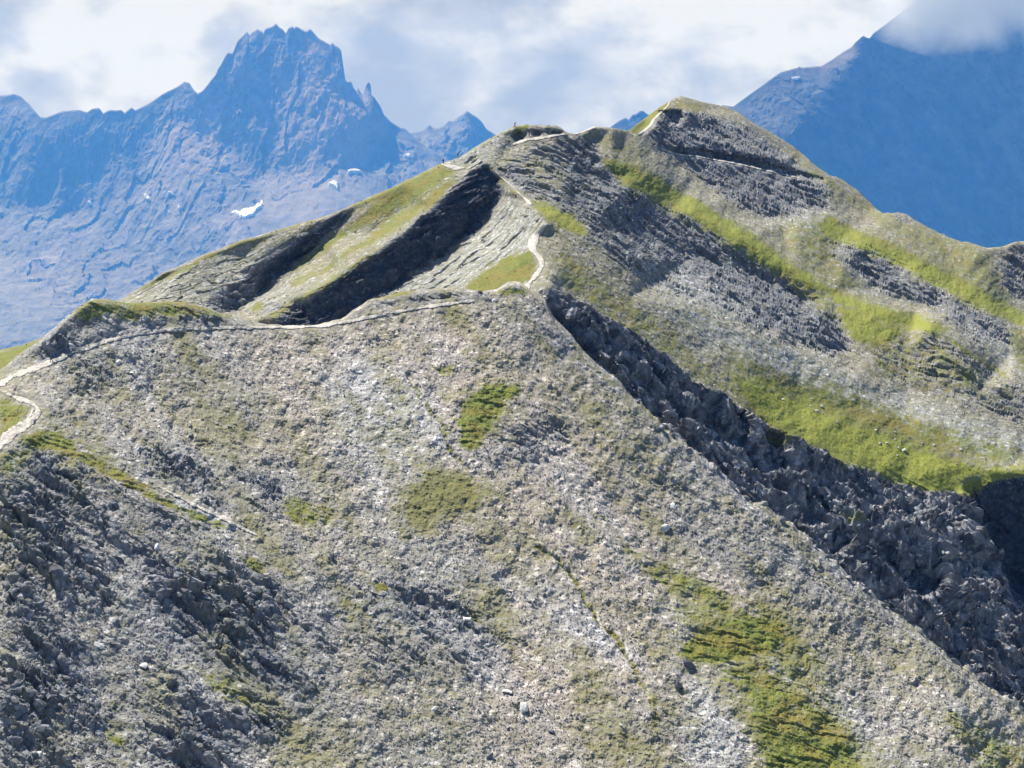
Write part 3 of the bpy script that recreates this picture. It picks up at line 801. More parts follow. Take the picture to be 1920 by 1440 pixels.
B_slate = union(
    poly([(930, 320), (1000, 280), (1060, 262), (1110, 270), (1150, 320), (1250, 385), (1400, 470), (1480, 520), (1560, 580), (1600, 650), (1560, 670), (1400, 610), (1250, 545), (1170, 500), (1100, 430), (1000, 370), (960, 350)], 8, .85),
    poly([(1215, 245), (1240, 205), (1290, 205), (1400, 235), (1500, 300), (1560, 345), (1560, 390), (1440, 412), (1380, 385), (1280, 310), (1230, 280)], 6, .9), poly([(1550, 440), (1620, 445), (1720, 495), (1800, 550), (1900, 610), (1900, 650), (1830, 640), (1740, 575), (1640, 540), (1560, 490)], 8, .8),
    poly([(1620, 650), (1740, 620), (1810, 660), (1920, 725), (1920, 790), (1800, 740), (1680, 720)], 12, .75),
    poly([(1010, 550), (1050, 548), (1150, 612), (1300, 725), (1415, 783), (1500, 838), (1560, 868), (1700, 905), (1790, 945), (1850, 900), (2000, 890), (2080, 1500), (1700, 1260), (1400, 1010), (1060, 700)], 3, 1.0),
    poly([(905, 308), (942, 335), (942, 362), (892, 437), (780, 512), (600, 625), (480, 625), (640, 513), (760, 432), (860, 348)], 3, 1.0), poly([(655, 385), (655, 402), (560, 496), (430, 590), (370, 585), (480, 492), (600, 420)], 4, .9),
    poly([(920, 285), (960, 262), (985, 240), (1040, 236), (1062, 250), (1000, 258), (960, 272)], 4, .6), poly([(1880, 470), (1930, 470), (2080, 500), (2080, 640), (1930, 590), (1870, 530)], 10, .8), poly([(1660, 398), (1700, 402), (1720, 418), (1690, 415)], 2, .9),
    poly([(460, 560), (520, 600), (640, 600), (700, 560), (640, 560), (560, 570)], 6, .6))
B_pale = union(
    poly([(1010, 550), (1150, 620), (1300, 735), (1500, 850), (1700, 915), (1800, 960), (1860, 1070), (2000, 1300), (1700, 1260), (1400, 1010), (1060, 700)], 10, .45),
    poly([(965, 365), (1010, 408), (1000, 440), (985, 480), (900, 520), (800, 565), (640, 620), (720, 560), (850, 478), (900, 440), (945, 380)], 4, .85), poly([(1230, 560), (1320, 590), (1420, 630), (1560, 680), (1640, 730), (1800, 780), (1930, 815), (1930, 866), (1800, 845), (1660, 790), (1480, 710), (1330, 640)], 12, .95),
    poly([(1430, 415), (1500, 400), (1560, 392), (1600, 415), (1540, 440), (1480, 455)], 6, .6), poly([(1800, 600), (1900, 640), (1930, 720), (1850, 660)], 8, .7), poly([(250, 560), (380, 485), (560, 440), (480, 500), (420, 560), (360, 590)], 8, .6),
    poly([(835, 308), (900, 275), (960, 250), (960, 270), (920, 300), (880, 320)], 4, .7), poly([(1150, 685), (1185, 700), (1215, 735), (1235, 770), (1215, 775), (1185, 745)], 3, .9), poly([(1275, 820), (1340, 835), (1400, 838), (1420, 880), (1400, 930), (1330, 870)], 6, .6),
    poly([(700, 430), (760, 390), (830, 340), (800, 370), (700, 445), (580, 530), (520, 570), (560, 530)], 3, .7), poly([(1180, 480), (1260, 500), (1360, 560), (1420, 610), (1330, 600), (1220, 560)], 14, .5), poly([(1700, 1140), (1760, 1115), (1800, 1130), (1790, 1180), (1740, 1180)], 8, .5),
    poly([(440, 590), (520, 540), (600, 490), (560, 530), (500, 585)], 4, .6))
B_pink = union(poly([(1600, 650), (1720, 600), (1760, 640), (1700, 720)], 16, .5), poly([(1000, 236), (1060, 240), (1050, 250), (1000, 245)], 3, .6), poly([(1100, 238), (1180, 245), (1200, 260), (1110, 265)], 6, .6))
B_paths = [
    ('pale trail climbing the crest above the green triangle of turf', [(988, 540), (998, 525), (1010, 512), (1018, 498), (1013, 484), (1002, 474), (997, 462), (1003, 446), (1013, 431), (1023, 418)], [8, 10, 10, 9, 9, 11, 12, 12, 11, 9]),
    ('narrow pale trail strip on the crest beside the shadowed wall', [(930, 322), (950, 341), (968, 357), (982, 371), (996, 385)], [2, 2, 3, 5, 5]),
    ('short pale trail reaching the skyline beside a standing hiker', [(829, 309), (847, 314), (860, 317), (872, 316)], [5, 6, 5, 4]),
    ('pale trail cut below the rocky hump on the ridge top', [(961, 272), (975, 267), (988, 263), (1008, 261), (1030, 257), (1064, 252)], [5, 5, 4, 5, 5, 3]),
    ('faint tan trail rising over the small hump on the ridge', [(1078, 252), (1090, 249), (1102, 244), (1116, 239)], [4, 5, 4, 3]),
    ('thin pale trail climbing the green side of the summit', [(1196, 253), (1211, 244), (1222, 234), (1225, 225), (1234, 217), (1241, 209), (1253, 200), (1256, 189)], [5, 4, 4, 4, 4, 4, 3, 3]),
    ('thin pale trail traversing the rock face below the summit', [(1238, 279), (1255, 286), (1275, 291), (1307, 294), (1338, 300), (1380, 307), (1430, 319), (1473, 329), (1500, 334)], [3, 3, 2.5, 2, 2, 2, 2, 2, 2])]
B_pathmask = union(*[line(p, max(w) * .8, 6) for _, p, w in B_paths])

B = Patch(columns(-60, 1980, 1100), B_TOP, B_BOT, invB, 500, 1.0, (4.0, 8.0), 6, 90, .7, [(-200, 1), (900, 1.5), (1200, 1), (1280, 2), (1600, 4), (2100, 2)], 2.2)
P, PX, PY = B.flat()
wob = fbm(P / 9.0, 3, 5)
wob2 = fbm(P / 3.0, 2, 9)
JX, JY = PX + 9 * wob + 5 * wob2, PY + 7 * fbm(P / 9.0 + 40, 3, 6) - 4 * wob2
left = (PX < np.interp(PY, [240, 305, 340, 380, 418, 460, 495, 545, 700], [860, 905, 945, 990, 1022, 1000, 1012, 985, 985])).astype(float)
g, ol, br, sl_, pa, pk = (samp(m, JX, JY) for m in (B_grass, B_olive, B_bright, B_slate, B_pale, B_pink))
pm = samp(B_pathmask, PX, PY)
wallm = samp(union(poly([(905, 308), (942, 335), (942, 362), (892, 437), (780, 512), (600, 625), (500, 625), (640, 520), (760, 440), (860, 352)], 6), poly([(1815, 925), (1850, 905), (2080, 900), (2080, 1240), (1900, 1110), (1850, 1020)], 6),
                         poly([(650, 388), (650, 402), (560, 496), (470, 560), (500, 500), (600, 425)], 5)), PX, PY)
sl_ = sl_ * (1 - .85 * np.clip(g, 0, 1)) * (1 - .5 * pa)
frR = frame((.72, -.45, -.50), (.2, -.55, .8))
frL = frame((-.80, -.35, -.50), (-.6, -.3, .7))
qR, qL = inframe(P, frR, 2.4, .8, 1), inframe(P, frL, 4.0, 1, 1)
q = qR * (1 - left[:, None]) + qL * left[:, None]
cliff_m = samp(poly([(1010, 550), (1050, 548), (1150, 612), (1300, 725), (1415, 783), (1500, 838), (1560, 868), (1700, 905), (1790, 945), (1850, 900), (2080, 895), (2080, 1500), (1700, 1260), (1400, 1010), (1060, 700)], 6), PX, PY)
b1, e1 = blocks(q / 8.5, 51, 1.5)
b2, e2 = blocks(q / 3.4 + .12 * wob2[:, None], 52, 1.8)
b3, e3 = blocks(q / 1.8, 53, 1.2)
lf = fbm(q / 18.0, 4, 60)
def terrace(L, seed):
    t = P[:, 2] / L + .7 * fbm(P / (L * 1.5), 3, seed)
    return (t - np.floor(t)) - .5
ter1, ter2 = terrace(6.0, 76), terrace(2.6, 78)
frG = frame((.74, -.28, -.6), (-.2, -.8, .5))
rib1 = fbm(inframe(P, frame((.42, -.25, -.87), (-.3, -.8, .3)), 5, 1, 1) / 13.0, 4, 170, .45)
ridg = fbm(inframe(P, frame((.35, -.2, -.9), (-.3, -.8, .3)), 4, 1, 1) / 9.0, 4, 70, ridged=True)
d = (.28 + 1.1 * sl_) * lf + sl_ * (1 - wallm) * (1 - left) * (1 - cliff_m) * (2.6 * ledges(P, frR, 12.0, 91) + 1.4 * ledges(P, frR, 5.5, 96, 2.0)) + sl_ * (1 - .8 * cliff_m) * (1.9 * b1 + 1.2 * b2 - .4 * np.clip(1 - e2 * 5, 0, 1)) * (1 - .75 * wallm) + (1 - .9 * np.clip(g * 1.3, 0, 1)) * (.5 * b3 * (.3 + sl_) + (.12 + .5 * sl_) * b2 + left * pa * .9 * b2) * (1 - .3 * wallm) + wallm * (2.6 * ledges(P, frL, 5.0, 61, 3.0) * left + .9 * b2) \
    + cliff_m * (1 - wallm) * (9.5 * rib1 + 2.2 * ridg + 1.1 * b2 + .5 * b3 + 2.4 * ledges(P, frG, 5.0, 171, 5.0) + 1.0 * ter2) + .12 * fbm(P / 1.1, 2, 81) + .3 * (1 - .6 * np.clip(g, 0, 1)) * fbm(P / 5.0, 3, 84)
d = d * (1 - pm) + .15 * pm
d *= np.clip(B.facing() / .5, .42, 1)
d *= np.clip((PY - B.T[None].repeat(B.nv, 0).ravel()) / 9.0, .3, 1)
B.displace(d)
zero = np.zeros_like(g)
attB = {'cover': np.stack([g, ol * (1 - wallm) * (1 - .75 * cliff_m) * (1 - .5 * sl_), br, np.clip(wallm * 1.2 + cliff_m * np.clip(.38 + 1.9 * fbm(P / 3.5, 3, 190), 0, .95), 0, 1)], -1), 'rock': np.stack([np.clip(sl_, 0, 1), pa, pk * (1 - sl_), zero], -1)}  # cover alpha: wall and cliff shade deepened by a darker rock colour
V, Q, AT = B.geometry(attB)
# the sheet is cut into the landforms one can name
m_cliff = samp(poly([(1010, 548), (1045, 548), (1150, 612), (1300, 725), (1415, 783), (1500, 838), (1560, 868), (1700, 905), (1790, 945), (1840, 892), (2100, 882), (2100, 1700), (900, 1700), (900, 640), (1000, 580)], 0), B.fx, B.fy) > .5
m_sum = (samp(poly([(1172, 250), (1168, 100), (2100, 100), (2100, 700), (1925, 605), (1800, 540), (1640, 470), (1560, 440), (1440, 415), (1290, 315), (1235, 280)], 0), B.fx, B.fy) > .5) & ~m_cliff
m_left = (samp(poly([(-400, 300), (820, 290), (860, 322), (905, 306), (945, 340), (990, 380), (1024, 418), (1000, 460), (1012, 495), (985, 545), (985, 1700), (-400, 1700)], 0), B.fx, B.fy) > .5) & ~m_cliff & ~m_sum
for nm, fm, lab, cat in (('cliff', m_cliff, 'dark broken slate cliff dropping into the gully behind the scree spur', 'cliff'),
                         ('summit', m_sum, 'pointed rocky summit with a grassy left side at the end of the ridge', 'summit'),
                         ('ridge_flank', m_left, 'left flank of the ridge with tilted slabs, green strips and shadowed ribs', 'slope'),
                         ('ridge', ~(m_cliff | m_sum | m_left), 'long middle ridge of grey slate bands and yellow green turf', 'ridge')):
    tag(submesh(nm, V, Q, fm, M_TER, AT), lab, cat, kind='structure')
B_loose = (np.clip(1 - g * 1.2, 0, 1) * (1 - pm) * (1 - wallm)).reshape(B.P.shape[:2])
B_slt = sl_.reshape(B.P.shape[:2])
B_pa = pa.reshape(B.P.shape[:2])
B_g = (g * (1 - pm)).reshape(B.P.shape[:2])


# ================================================================== 3. trails
def ribbon(patch, pts, widths, label):
    pts = np.array(pts, float)
    seg = np.r_[0, np.cumsum(np.hypot(*np.diff(pts, axis=0).T))]
    s = np.arange(0, seg[-1], 1.6)
    def cr(v):     # smooth through the points
        x = np.interp(s, seg, v)
        k = np.exp(-.5 * (np.arange(-9, 10) / 3.0) ** 2); k /= k.sum()
        return np.convolve(np.pad(x, 9, 'reflect', reflect_type='odd'), k, 'valid')
    x, y, w = cr(pts[:, 0]), cr(pts[:, 1]), np.interp(s, seg, widths)
    w = w * (1 + .3 * np.convolve(rng.randn(len(s) + 8), np.ones(9) / 3.0, 'valid'))
    w = np.maximum(w * .9, 1.8)
    tx, ty = np.gradient(x), np.gradient(y)
    L = np.hypot(tx, ty); nx, ny = -ty / L, tx / L
    k = np.array([-.62, -.5, -.25, 0, .25, .5, .62])
    X = x[:, None] + nx[:, None] * w[:, None] * k * .8
    Y = y[:, None] + ny[:, None] * w[:, None] * k * .8
    p, n = patch.at(X, Y)
    h = np.array([-.1, 0, .02, .02, .02, 0, -.1])
    p = p + n * (h[None, :, None] + .22 + .03 * rng.randn(*X.shape)[..., None])
    m = p.shape[1]
    idx = np.arange(p.shape[0] * m).reshape(-1, m)
    Q = np.stack([idx[:-1, :-1], idx[1:, :-1], idx[1:, 1:], idx[:-1, 1:]], -1).reshape(-1, 4)
    o = mesh_np('path', p.reshape(-1, 3), Q, M_PATH)
    tag(o, label, 'path', 'worn trails along the ridge', 'structure')


for patch, plist in ((A, A_paths), (B, B_paths)):
    for lab, p, w in plist:
        ribbon(patch, p, w, lab)


# ================================================================== 4. far mountains
def mountain(name, label, top, bot_y, pts, mat, nu, nv, x0, x1, amp, streak, masks, sharp=1.0, back_len=1500, rough=None):
    inv = tin(pts, 10, top)
    M = Patch(np.linspace(x0, x1, nu), top, [(x0 - 10, bot_y), (x1 + 10, bot_y)], inv, nv, 1.0, (amp * .5, 4.0), 6, back_len, .9, rough)
    P, PX, PY = M.flat()
    s = P / amp
    q = inframe(s, frame(streak, (0, -.6, .8)), 2.6, 1, 1)
    r1 = fbm(q / 9, 5, 3, .55, True)
    b, e = blocks(q / 5 + .4 * r1[:, None], 8, 1.3)
    b2, e2 = blocks(s / 1.8, 9, 1.2)
    soft = samp(masks.get('smooth', np.zeros((RH, RW))), PX + 15 * r1, PY)
    d = amp * (2.6 * r1 + 1.6 * b + .5 * b2 + 2.0 * fbm(q / 20 + 7, 3, 43)) * sharp * (1 - .85 * soft) * np.clip((PY - M.T[None].repeat(nv, 0).ravel() - 2) / 40.0, 0, 1)
    M.displace(d)
    n1 = fbm(s / 7, 4, 30)
    JX, JY = PX + 22 * n1, PY + 16 * fbm(s / 7 + 9, 4, 31)
    z = np.zeros_like(PX)
    g = lambda k: samp(masks[k], JX, JY) if k in masks else z
    at = {'rock': np.stack([g('veg'), g('pale'), g('pink'), z], -1)}
    V, Q, AT = M.geometry(at)
    o = mesh_np(name, V, Q, mat, False, AT)
    tag(o, label, 'mountain', kind='structure')
    return M


M_FAR = mountain_mat('far_rock', (.14, .13, .12), (.20, .172, .152), (.085, .085, .072))
M_FAR2 = mountain_mat('far_dark_slope', (.05, .054, .05), (.075, .072, .065), (.045, .055, .035))

M1_TOP = [(-260, 210), (-120, 190), (-60, 186), (0, 178), (25, 175), (38, 180), (55, 195), (75, 219), (85, 220), (110, 210), (125, 207), (150, 204), (163, 210), (172, 205), (186, 202), (193, 211), (205, 206), (228, 206), (233, 211), (247, 201),
          (253, 206), (275, 195), (300, 180), (325, 167), (346, 154), (355, 156), (362, 167), (370, 175), (380, 170), (392, 155), (405, 137), (408, 128), (416, 115), (426, 98), (432, 97), (436, 98), (446, 76), (452, 70), (460, 62), (464, 60), (467, 66), (474, 58),
          (482, 54), (490, 57), (494, 62), (497, 54), (503, 51), (508, 52), (517, 46), (524, 52), (530, 54), (536, 61), (540, 52), (548, 48), (551, 53), (554, 50), (560, 51), (570, 57), (576, 57), (581, 53), (588, 59), (600, 73), (612, 80), (620, 84), (622, 81),
          (628, 86), (636, 90), (641, 96), (641, 106), (644, 125), (648, 151), (654, 155), (658, 154), (663, 166), (668, 170), (671, 163), (674, 170), (680, 175), (683, 166), (687, 156), (691, 153), (695, 158), (696, 179), (702, 183), (712, 195), (720, 214), (735, 228), (750, 240), (757, 241),
          (764, 246), (775, 258), (800, 275), (840, 300), (900, 340), (1000, 400), (1100, 460)]
k_ = 21000.0
M1_PTS = [(-240, 180, k_ * 1.03), (0, 178, k_ * 1.02), (80, 220, k_), (250, 205, k_), (346, 154, k_ * 1.0), (370, 176, k_ * .99), (440, 80, k_ * 1.0), (517, 46, k_ * 1.005), (590, 60, k_), (641, 100, k_ * .995), (690, 155, k_ * 1.0), (750, 240, k_ * 1.0), (1100, 460, k_ * .98),
          (450, 180, k_ * .988), (520, 180, k_ * .982), (620, 180, k_ * .975), (680, 220, k_ * .97), (250, 260, k_ * .992), (330, 230, k_ * .989), (280, 330, k_ * .972), (500, 330, k_ * .958), (620, 330, k_ * .945), (700, 300, k_ * .96), (-240, 400, k_ * .975), (0, 400, k_ * .968), (150, 400, k_ * .968),
          (400, 420, k_ * .92), (600, 400, k_ * .91), (800, 400, k_ * .93), (0, 480, k_ * .935), (60, 520, k_ * .905), (300, 500, k_ * .91), (-240, 640, k_ * .83), (0, 640, k_ * .82), (200, 640, k_ * .83), (600, 640, k_ * .82), (1100, 700, k_ * .82), (-240, 740, k_ * .79), (1100, 740, k_ * .79)]
M1_MASK = {
    'pink': union(poly([(590, 140), (650, 150), (700, 230), (720, 320), (640, 330), (620, 250)], 20, .8), poly([(440, 120), (480, 125), (470, 160), (440, 150)], 8, .5), poly([(560, 60), (600, 75), (600, 100), (565, 95)], 8, .6), poly([(500, 230), (600, 250), (700, 330), (600, 340)], 20, .55), line([(525, 60), (520, 120), (540, 180)], 3, 10, .4), line([(600, 120), (590, 200), (610, 260)], 3, 10, .4), poly([(300, 240), (420, 230), (460, 300), (380, 320), (300, 300)], 25, .4), poly([(490, 330), (640, 330), (640, 420), (520, 400)], 25, .4)),
    'pale': union(poly([(-100, 470), (0, 470), (60, 520), (110, 590), (120, 650), (-100, 700)], 14, .5), poly([(0, 420), (50, 440), (80, 480), (20, 480)], 8, .35), poly([(560, 340), (700, 300), (740, 330), (640, 400), (560, 420), (480, 440)], 15, .5), poly([(280, 290), (330, 270), (420, 330), (360, 360), (290, 330)], 18, .3),
                  poly([(430, 350), (560, 350), (520, 400), (430, 395)], 12, .3), poly([(180, 380), (300, 460), (260, 480), (180, 420)], 16, .22)),
    'veg': union(poly([(-200, 210), (80, 230), (260, 230), (280, 300), (230, 420), (60, 420), (-200, 380)], 30, .6), poly([(690, 260), (760, 250), (770, 310), (700, 320)], 10, .7), poly([(100, 420), (300, 470), (380, 480), (250, 550), (140, 560)], 20, .5), poly([(450, 340), (470, 250), (520, 260), (530, 330)], 14, .5),
                 poly([(440, 370), (490, 365), (480, 385), (445, 392)], 4, .8)),
    'smooth': union(poly([(-100, 440), (0, 460), (120, 560), (120, 660), (-100, 700)], 12, .5), poly([(500, 380), (700, 330), (760, 350), (640, 440), (480, 480)], 15, .8))}
FAR1 = mountain('mountain', 'jagged rocky mountain with toothed crest and snow patches at the left', M1_TOP, 735, M1_PTS, M_FAR, 820, 260, -160, 1060, 39.0, (-.1, -.5, -.85), M1_MASK, .40, 3500, [(-200, 2), (380, 2), (430, 4), (600, 4.5), (720, 3.5), (800, 2), (1100, 1)])

M2_TOP = [(640, 330), (700, 290), (745, 262), (770, 250), (783, 247), (792, 245), (798, 240), (805, 234), (812, 240), (822, 241), (832, 236), (842, 226), (848, 228), (858, 220), (870, 212), (876, 208), (884, 214), (893, 219), (903, 228), (912, 242), (925, 250), (950, 265), (1000, 290), (1080, 330)]
M2_PTS = [(560, 330, 21285), (800, 240, 21930), (875, 208, 21930), (925, 250, 22059), (1120, 330, 22317), (560, 520, 19995), (870, 330, 21027), (1120, 520, 19995), (870, 520, 19866)]
mountain('mountain', 'small pointed blue mountain behind the shoulder of the jagged one', M2_TOP, 500, M2_PTS, M_FAR, 200, 80, 640, 1080, 39.0, (-.1, -.5, -.85), {'veg': poly([(820, 220), (930, 240), (900, 330), (800, 330)], 10, .5)}, .7, 2500)
M3_TOP = [(1080, 280), (1130, 250), (1150, 234), (1160, 227), (1168, 223), (1173, 221), (1178, 225), (1186, 215), (1192, 214), (1200, 208), (1206, 208), (1212, 213), (1240, 225), (1300, 250)]
M3_PTS = [(1000, 250, 18750), (1170, 220, 18750), (1320, 250, 18900), (1000, 420, 17700), (1170, 420, 17550), (1320, 420, 17700)]
mountain('mountain', 'tiny dark blue crest showing left of the summit', M3_TOP, 400, M3_PTS, M_FAR2, 110, 60, 1070, 1300, 36.0, (-.1, -.5, -.85), {}, .7, 1500)
M4_TOP = [(1180, 330), (1300, 250), (1340, 208), (1355, 197), (1375, 200), (1385, 192), (1410, 174), (1430, 160), (1450, 145), (1463, 136), (1480, 131), (1496, 127), (1498, 124), (1502, 127), (1530, 124), (1540, 124), (1560, 112), (1580, 98), (1597, 88), (1603, 80), (1612, 72), (1618, 67), (1624, 70), (1630, 72), (1638, 62), (1650, 53),
          (1665, 42), (1690, 22), (1720, 2), (1760, -22), (1820, -44), (1880, -56), (1960, -62), (2100, -40), (2300, 30)]
j_ = 15750.0
M4_PTS = [(1180, 330, j_ * 1.03), (1375, 200, j_ * 1.0), (1463, 136, j_ * 1.0), (1540, 124, j_ * 1.0), (1620, 68, j_), (1760, -22, j_ * 1.02), (1960, -62, j_ * 1.03), (2400, -62, j_ * 1.06),
          (1500, 180, j_ * .985), (1600, 125, j_ * .99), (1560, 160, j_ * .984), (1480, 250, j_ * .965), (1560, 330, j_ * .955), (1700, 200, j_ * .985), (1800, 100, j_ * 1.0), (1700, 420, j_ * .945), (1900, 200, j_ * .995), (1900, 450, j_ * .955), (2400, 300, j_ * 1.0),
          (1400, 300, j_ * .96), (1180, 480, j_ * .93), (1500, 480, j_ * .92), (1180, 620, j_ * .86), (1700, 620, j_ * .88), (2400, 620, j_ * .92)]
M4_MASK = {'pale': union(line([(1870, 240), (1895, 290), (1930, 350)], 5, 14, .5), line([(1690, 280), (1740, 340), (1780, 390), (1830, 440)], 2, 10, .35), line([(1650, 190), (1700, 270), (1740, 360)], 2, 12, .2), line([(1745, 215), (1790, 270), (1840, 330)], 2, 12, .3), line([(1560, 260), (1620, 350), (1690, 430)], 2, 14, .22), line([(1820, 150), (1860, 200), (1920, 260)], 3, 14, .25), line([(1500, 230), (1560, 330)], 2, 12, .2), poly([(1440, 185), (1480, 180), (1475, 200), (1450, 205)], 6, .3), poly([(1560, 100), (1600, 88), (1595, 110), (1550, 125)], 6, .4)), 'pink': poly([(1480, 125), (1560, 115), (1610, 80), (1600, 105), (1540, 135)], 5, .5),
           'smooth': poly([(1300, 150), (2400, 100), (2400, 640), (1300, 640)], 60, .5)}
FAR4 = mountain('mountain', 'big blue mountain at the right with its top in cloud', M4_TOP, 640, M4_PTS, M_FAR2, 420, 260, 1200, 2180, 30.0, (.45, -.5, -.75), M4_MASK, .8, 2500)

# valley ground under everything
gm = bpy.data.meshes.new('ground')
gn = 24
gv, gf = [], []
for j in range(gn + 1):
    for i in range(gn + 1):
        gv.append((-28000 + 56000 * i / gn, -3500 + 28800 * j / gn, -1750 + 60 * math.sin(i * 2.1 + j) * math.cos(j * 1.3)))
for j in range(gn):
    for i in range(gn):
        a = j * (gn + 1) + i
        gf.append((a, a + 1, a + gn + 2, a + gn + 1))
gm.from_pydata(gv, [], gf)
gm.materials.append(M_GROUND)
ground = bpy.data.objects.new('ground', gm)
COL.objects.link(ground)
tag(ground, 'valley floor far below the ridge', 'ground', kind='structure')


# ------------------------------------------------------------------ snow patches lying on the far faces
M_SNOW2 = plain_mat('dirty_snow', (.50, .50, .52), .25, .02)


def snow(M, outline, label, thick=9.0):
    P0 = np.array(outline, float)
    x0, y0, x1, y1 = P0[:, 0].min() - 1, P0[:, 1].min() - 1, P0[:, 0].max() + 1, P0[:, 1].max() + 1
    st = .8
    X, Y = np.meshgrid(np.arange(x0, x1, st), np.arange(y0, y1, st))
    jx, jy = X + .5 * np.sin(Y * 1.7 + X), Y + .5 * np.sin(X * 1.3)
    m = np.zeros(X.shape, bool)
    for i in range(len(P0)):
        (ax, ay), (bx, by) = P0[i], P0[(i + 1) % len(P0)]
        if ay != by:
            m ^= ((ay > jy) != (by > jy)) & (jx < (bx - ax) * (jy - ay) / (by - ay) + ax)
    p, nn = M.at(X, Y)
    e = m.copy()
    e[1:-1, 1:-1] = m[1:-1, 1:-1] & m[:-2, 1:-1] & m[2:, 1:-1] & m[1:-1, :-2] & m[1:-1, 2:]
    p = p + nn * np.where(e, thick + 14, -12)[..., None]
    H, W = X.shape
    idx = np.arange(H * W).reshape(H, W)
    q = np.stack([idx[:-1, :-1], idx[1:, :-1], idx[1:, 1:], idx[:-1, 1:]], -1).reshape(-1, 4)
    near = (m[:-1, :-1] | m[1:, :-1] | m[1:, 1:] | m[:-1, 1:]).ravel()
    q = q[near]
    u, inv = np.unique(q, return_inverse=True)
    o = mesh_np('snow_patch', p.reshape(-1, 3)[u], inv.reshape(q.shape), M_SNOW if 'crescent' in label and 'left of' not in label or 'shoulder' in label else M_SNOW2, True)
    tag(o, label, 'snow patch', 'snow patches on the far mountains')


snow(FAR1, [(430, 398), (440, 401), (452, 405), (458, 398), (470, 396), (480, 394), (482, 387), (490, 385), (490, 379), (494, 380), (495, 388), (490, 396), (482, 402), (478, 411), (470, 414), (458, 416), (448, 410), (436, 403)], 'largest snow patch, a white crescent below the jagged mountain')
snow(FAR1, [(271, 367), (277, 368), (286, 375), (284, 382), (276, 379)], 'oval snow patch on the left face of the jagged mountain')
snow(FAR1, [(314, 366), (322, 362), (330, 366), (331, 370), (320, 367)], 'thin snow patch right of the oval one on the jagged mountain')
snow(FAR1, [(313, 396), (319, 396), (324, 401), (318, 401)], 'small snow patch below the thin one on the jagged mountain')
snow(FAR1, [(336, 390), (342, 390), (343, 398), (338, 401)], 'pale upright snow patch in the stony chute left of the crescent')
snow(FAR1, [(164, 382), (172, 381), (177, 388), (170, 389)], 'lone tiny snow patch low on the far left slope')
snow(FAR1, [(612, 345), (625, 341), (634, 344), (634, 357), (627, 352)], 'wedge of snow low on the right side of the jagged mountain')
snow(FAR1, [(651, 322), (658, 320), (671, 321), (678, 325), (676, 328), (660, 326), (652, 328)], 'flat snow patch under the notch right of the jagged mountain')
snow(FAR1, [(754, 295), (764, 291), (769, 297), (764, 301)], 'snow patch in the dark blue hollow near the ridge')
snow(FAR1, [(416, 272), (421, 271), (422, 276), (418, 277)], 'speck of snow in the middle of the jagged mountain face')
snow(FAR4, [(1482, 148.5), (1490, 148), (1501, 149), (1503, 151), (1494, 152.5), (1486, 151.5)], 'small white snow patch on the shoulder of the right mountain', 5)


# ================================================================== 5. rocks
def rock_mesh(name, seed, mat, flat=.7, n=22):
    r = np.random.RandomState(seed)
    bm = bmesh.new()
    for i in range(n):
        v = r.randn(3); v /= np.linalg.norm(v)
        v *= .5 * (.75 + .35 * r.rand())
        bm.verts.new((v[0] * 1.15, v[1] * .85, v[2] * flat))
    res = bmesh.ops.convex_hull(bm, input=bm.verts)
    junk = [v for v in bm.verts if not v.link_faces]
    bmesh.ops.delete(bm, geom=junk, context='VERTS')
    bmesh.ops.recalc_face_normals(bm, faces=bm.faces)
    me = bpy.data.meshes.new(name)
    bm.to_mesh(me); bm.free()
    me.materials.append(mat)
    return me


R_LOOSE = [rock_mesh('boulder', 100 + i, M_ROCK, .6 + .1 * (i % 3), 14 + i) for i in range(6)]
R_PALE = [rock_mesh('boulder', 200 + i, M_PALE, .55, 16) for i in range(4)]
R_DARK = [rock_mesh('boulder', 300 + i, M_DARK, .7, 16) for i in range(4)]


def boulder(patch, px, py, size, meshes, label, group=None, sink=.15, squash=None, rot=None):
    p, n = patch.at(np.array([px]), np.array([py]))
    p, n = p[0], n[0]
    o = bpy.data.objects.new('boulder', random.choice(meshes))
    COL.objects.link(o)
    q = Vector(n).to_track_quat('Z', 'Y') @ Euler((random.uniform(-.4, .4), random.uniform(-.4, .4), random.uniform(0, 6.28) if rot is None else rot)).to_quaternion()
    o.rotation_euler = q.to_euler()
    sq = squash or (random.uniform(.8, 1.25), random.uniform(.75, 1.1), random.uniform(.8, 1.1))
    o.scale = (size * sq[0], size * sq[1], size * sq[2])
    o.location = Vector(p) + Vector(n) * size * sink
    tag(o, label, 'boulder', group)
    return o


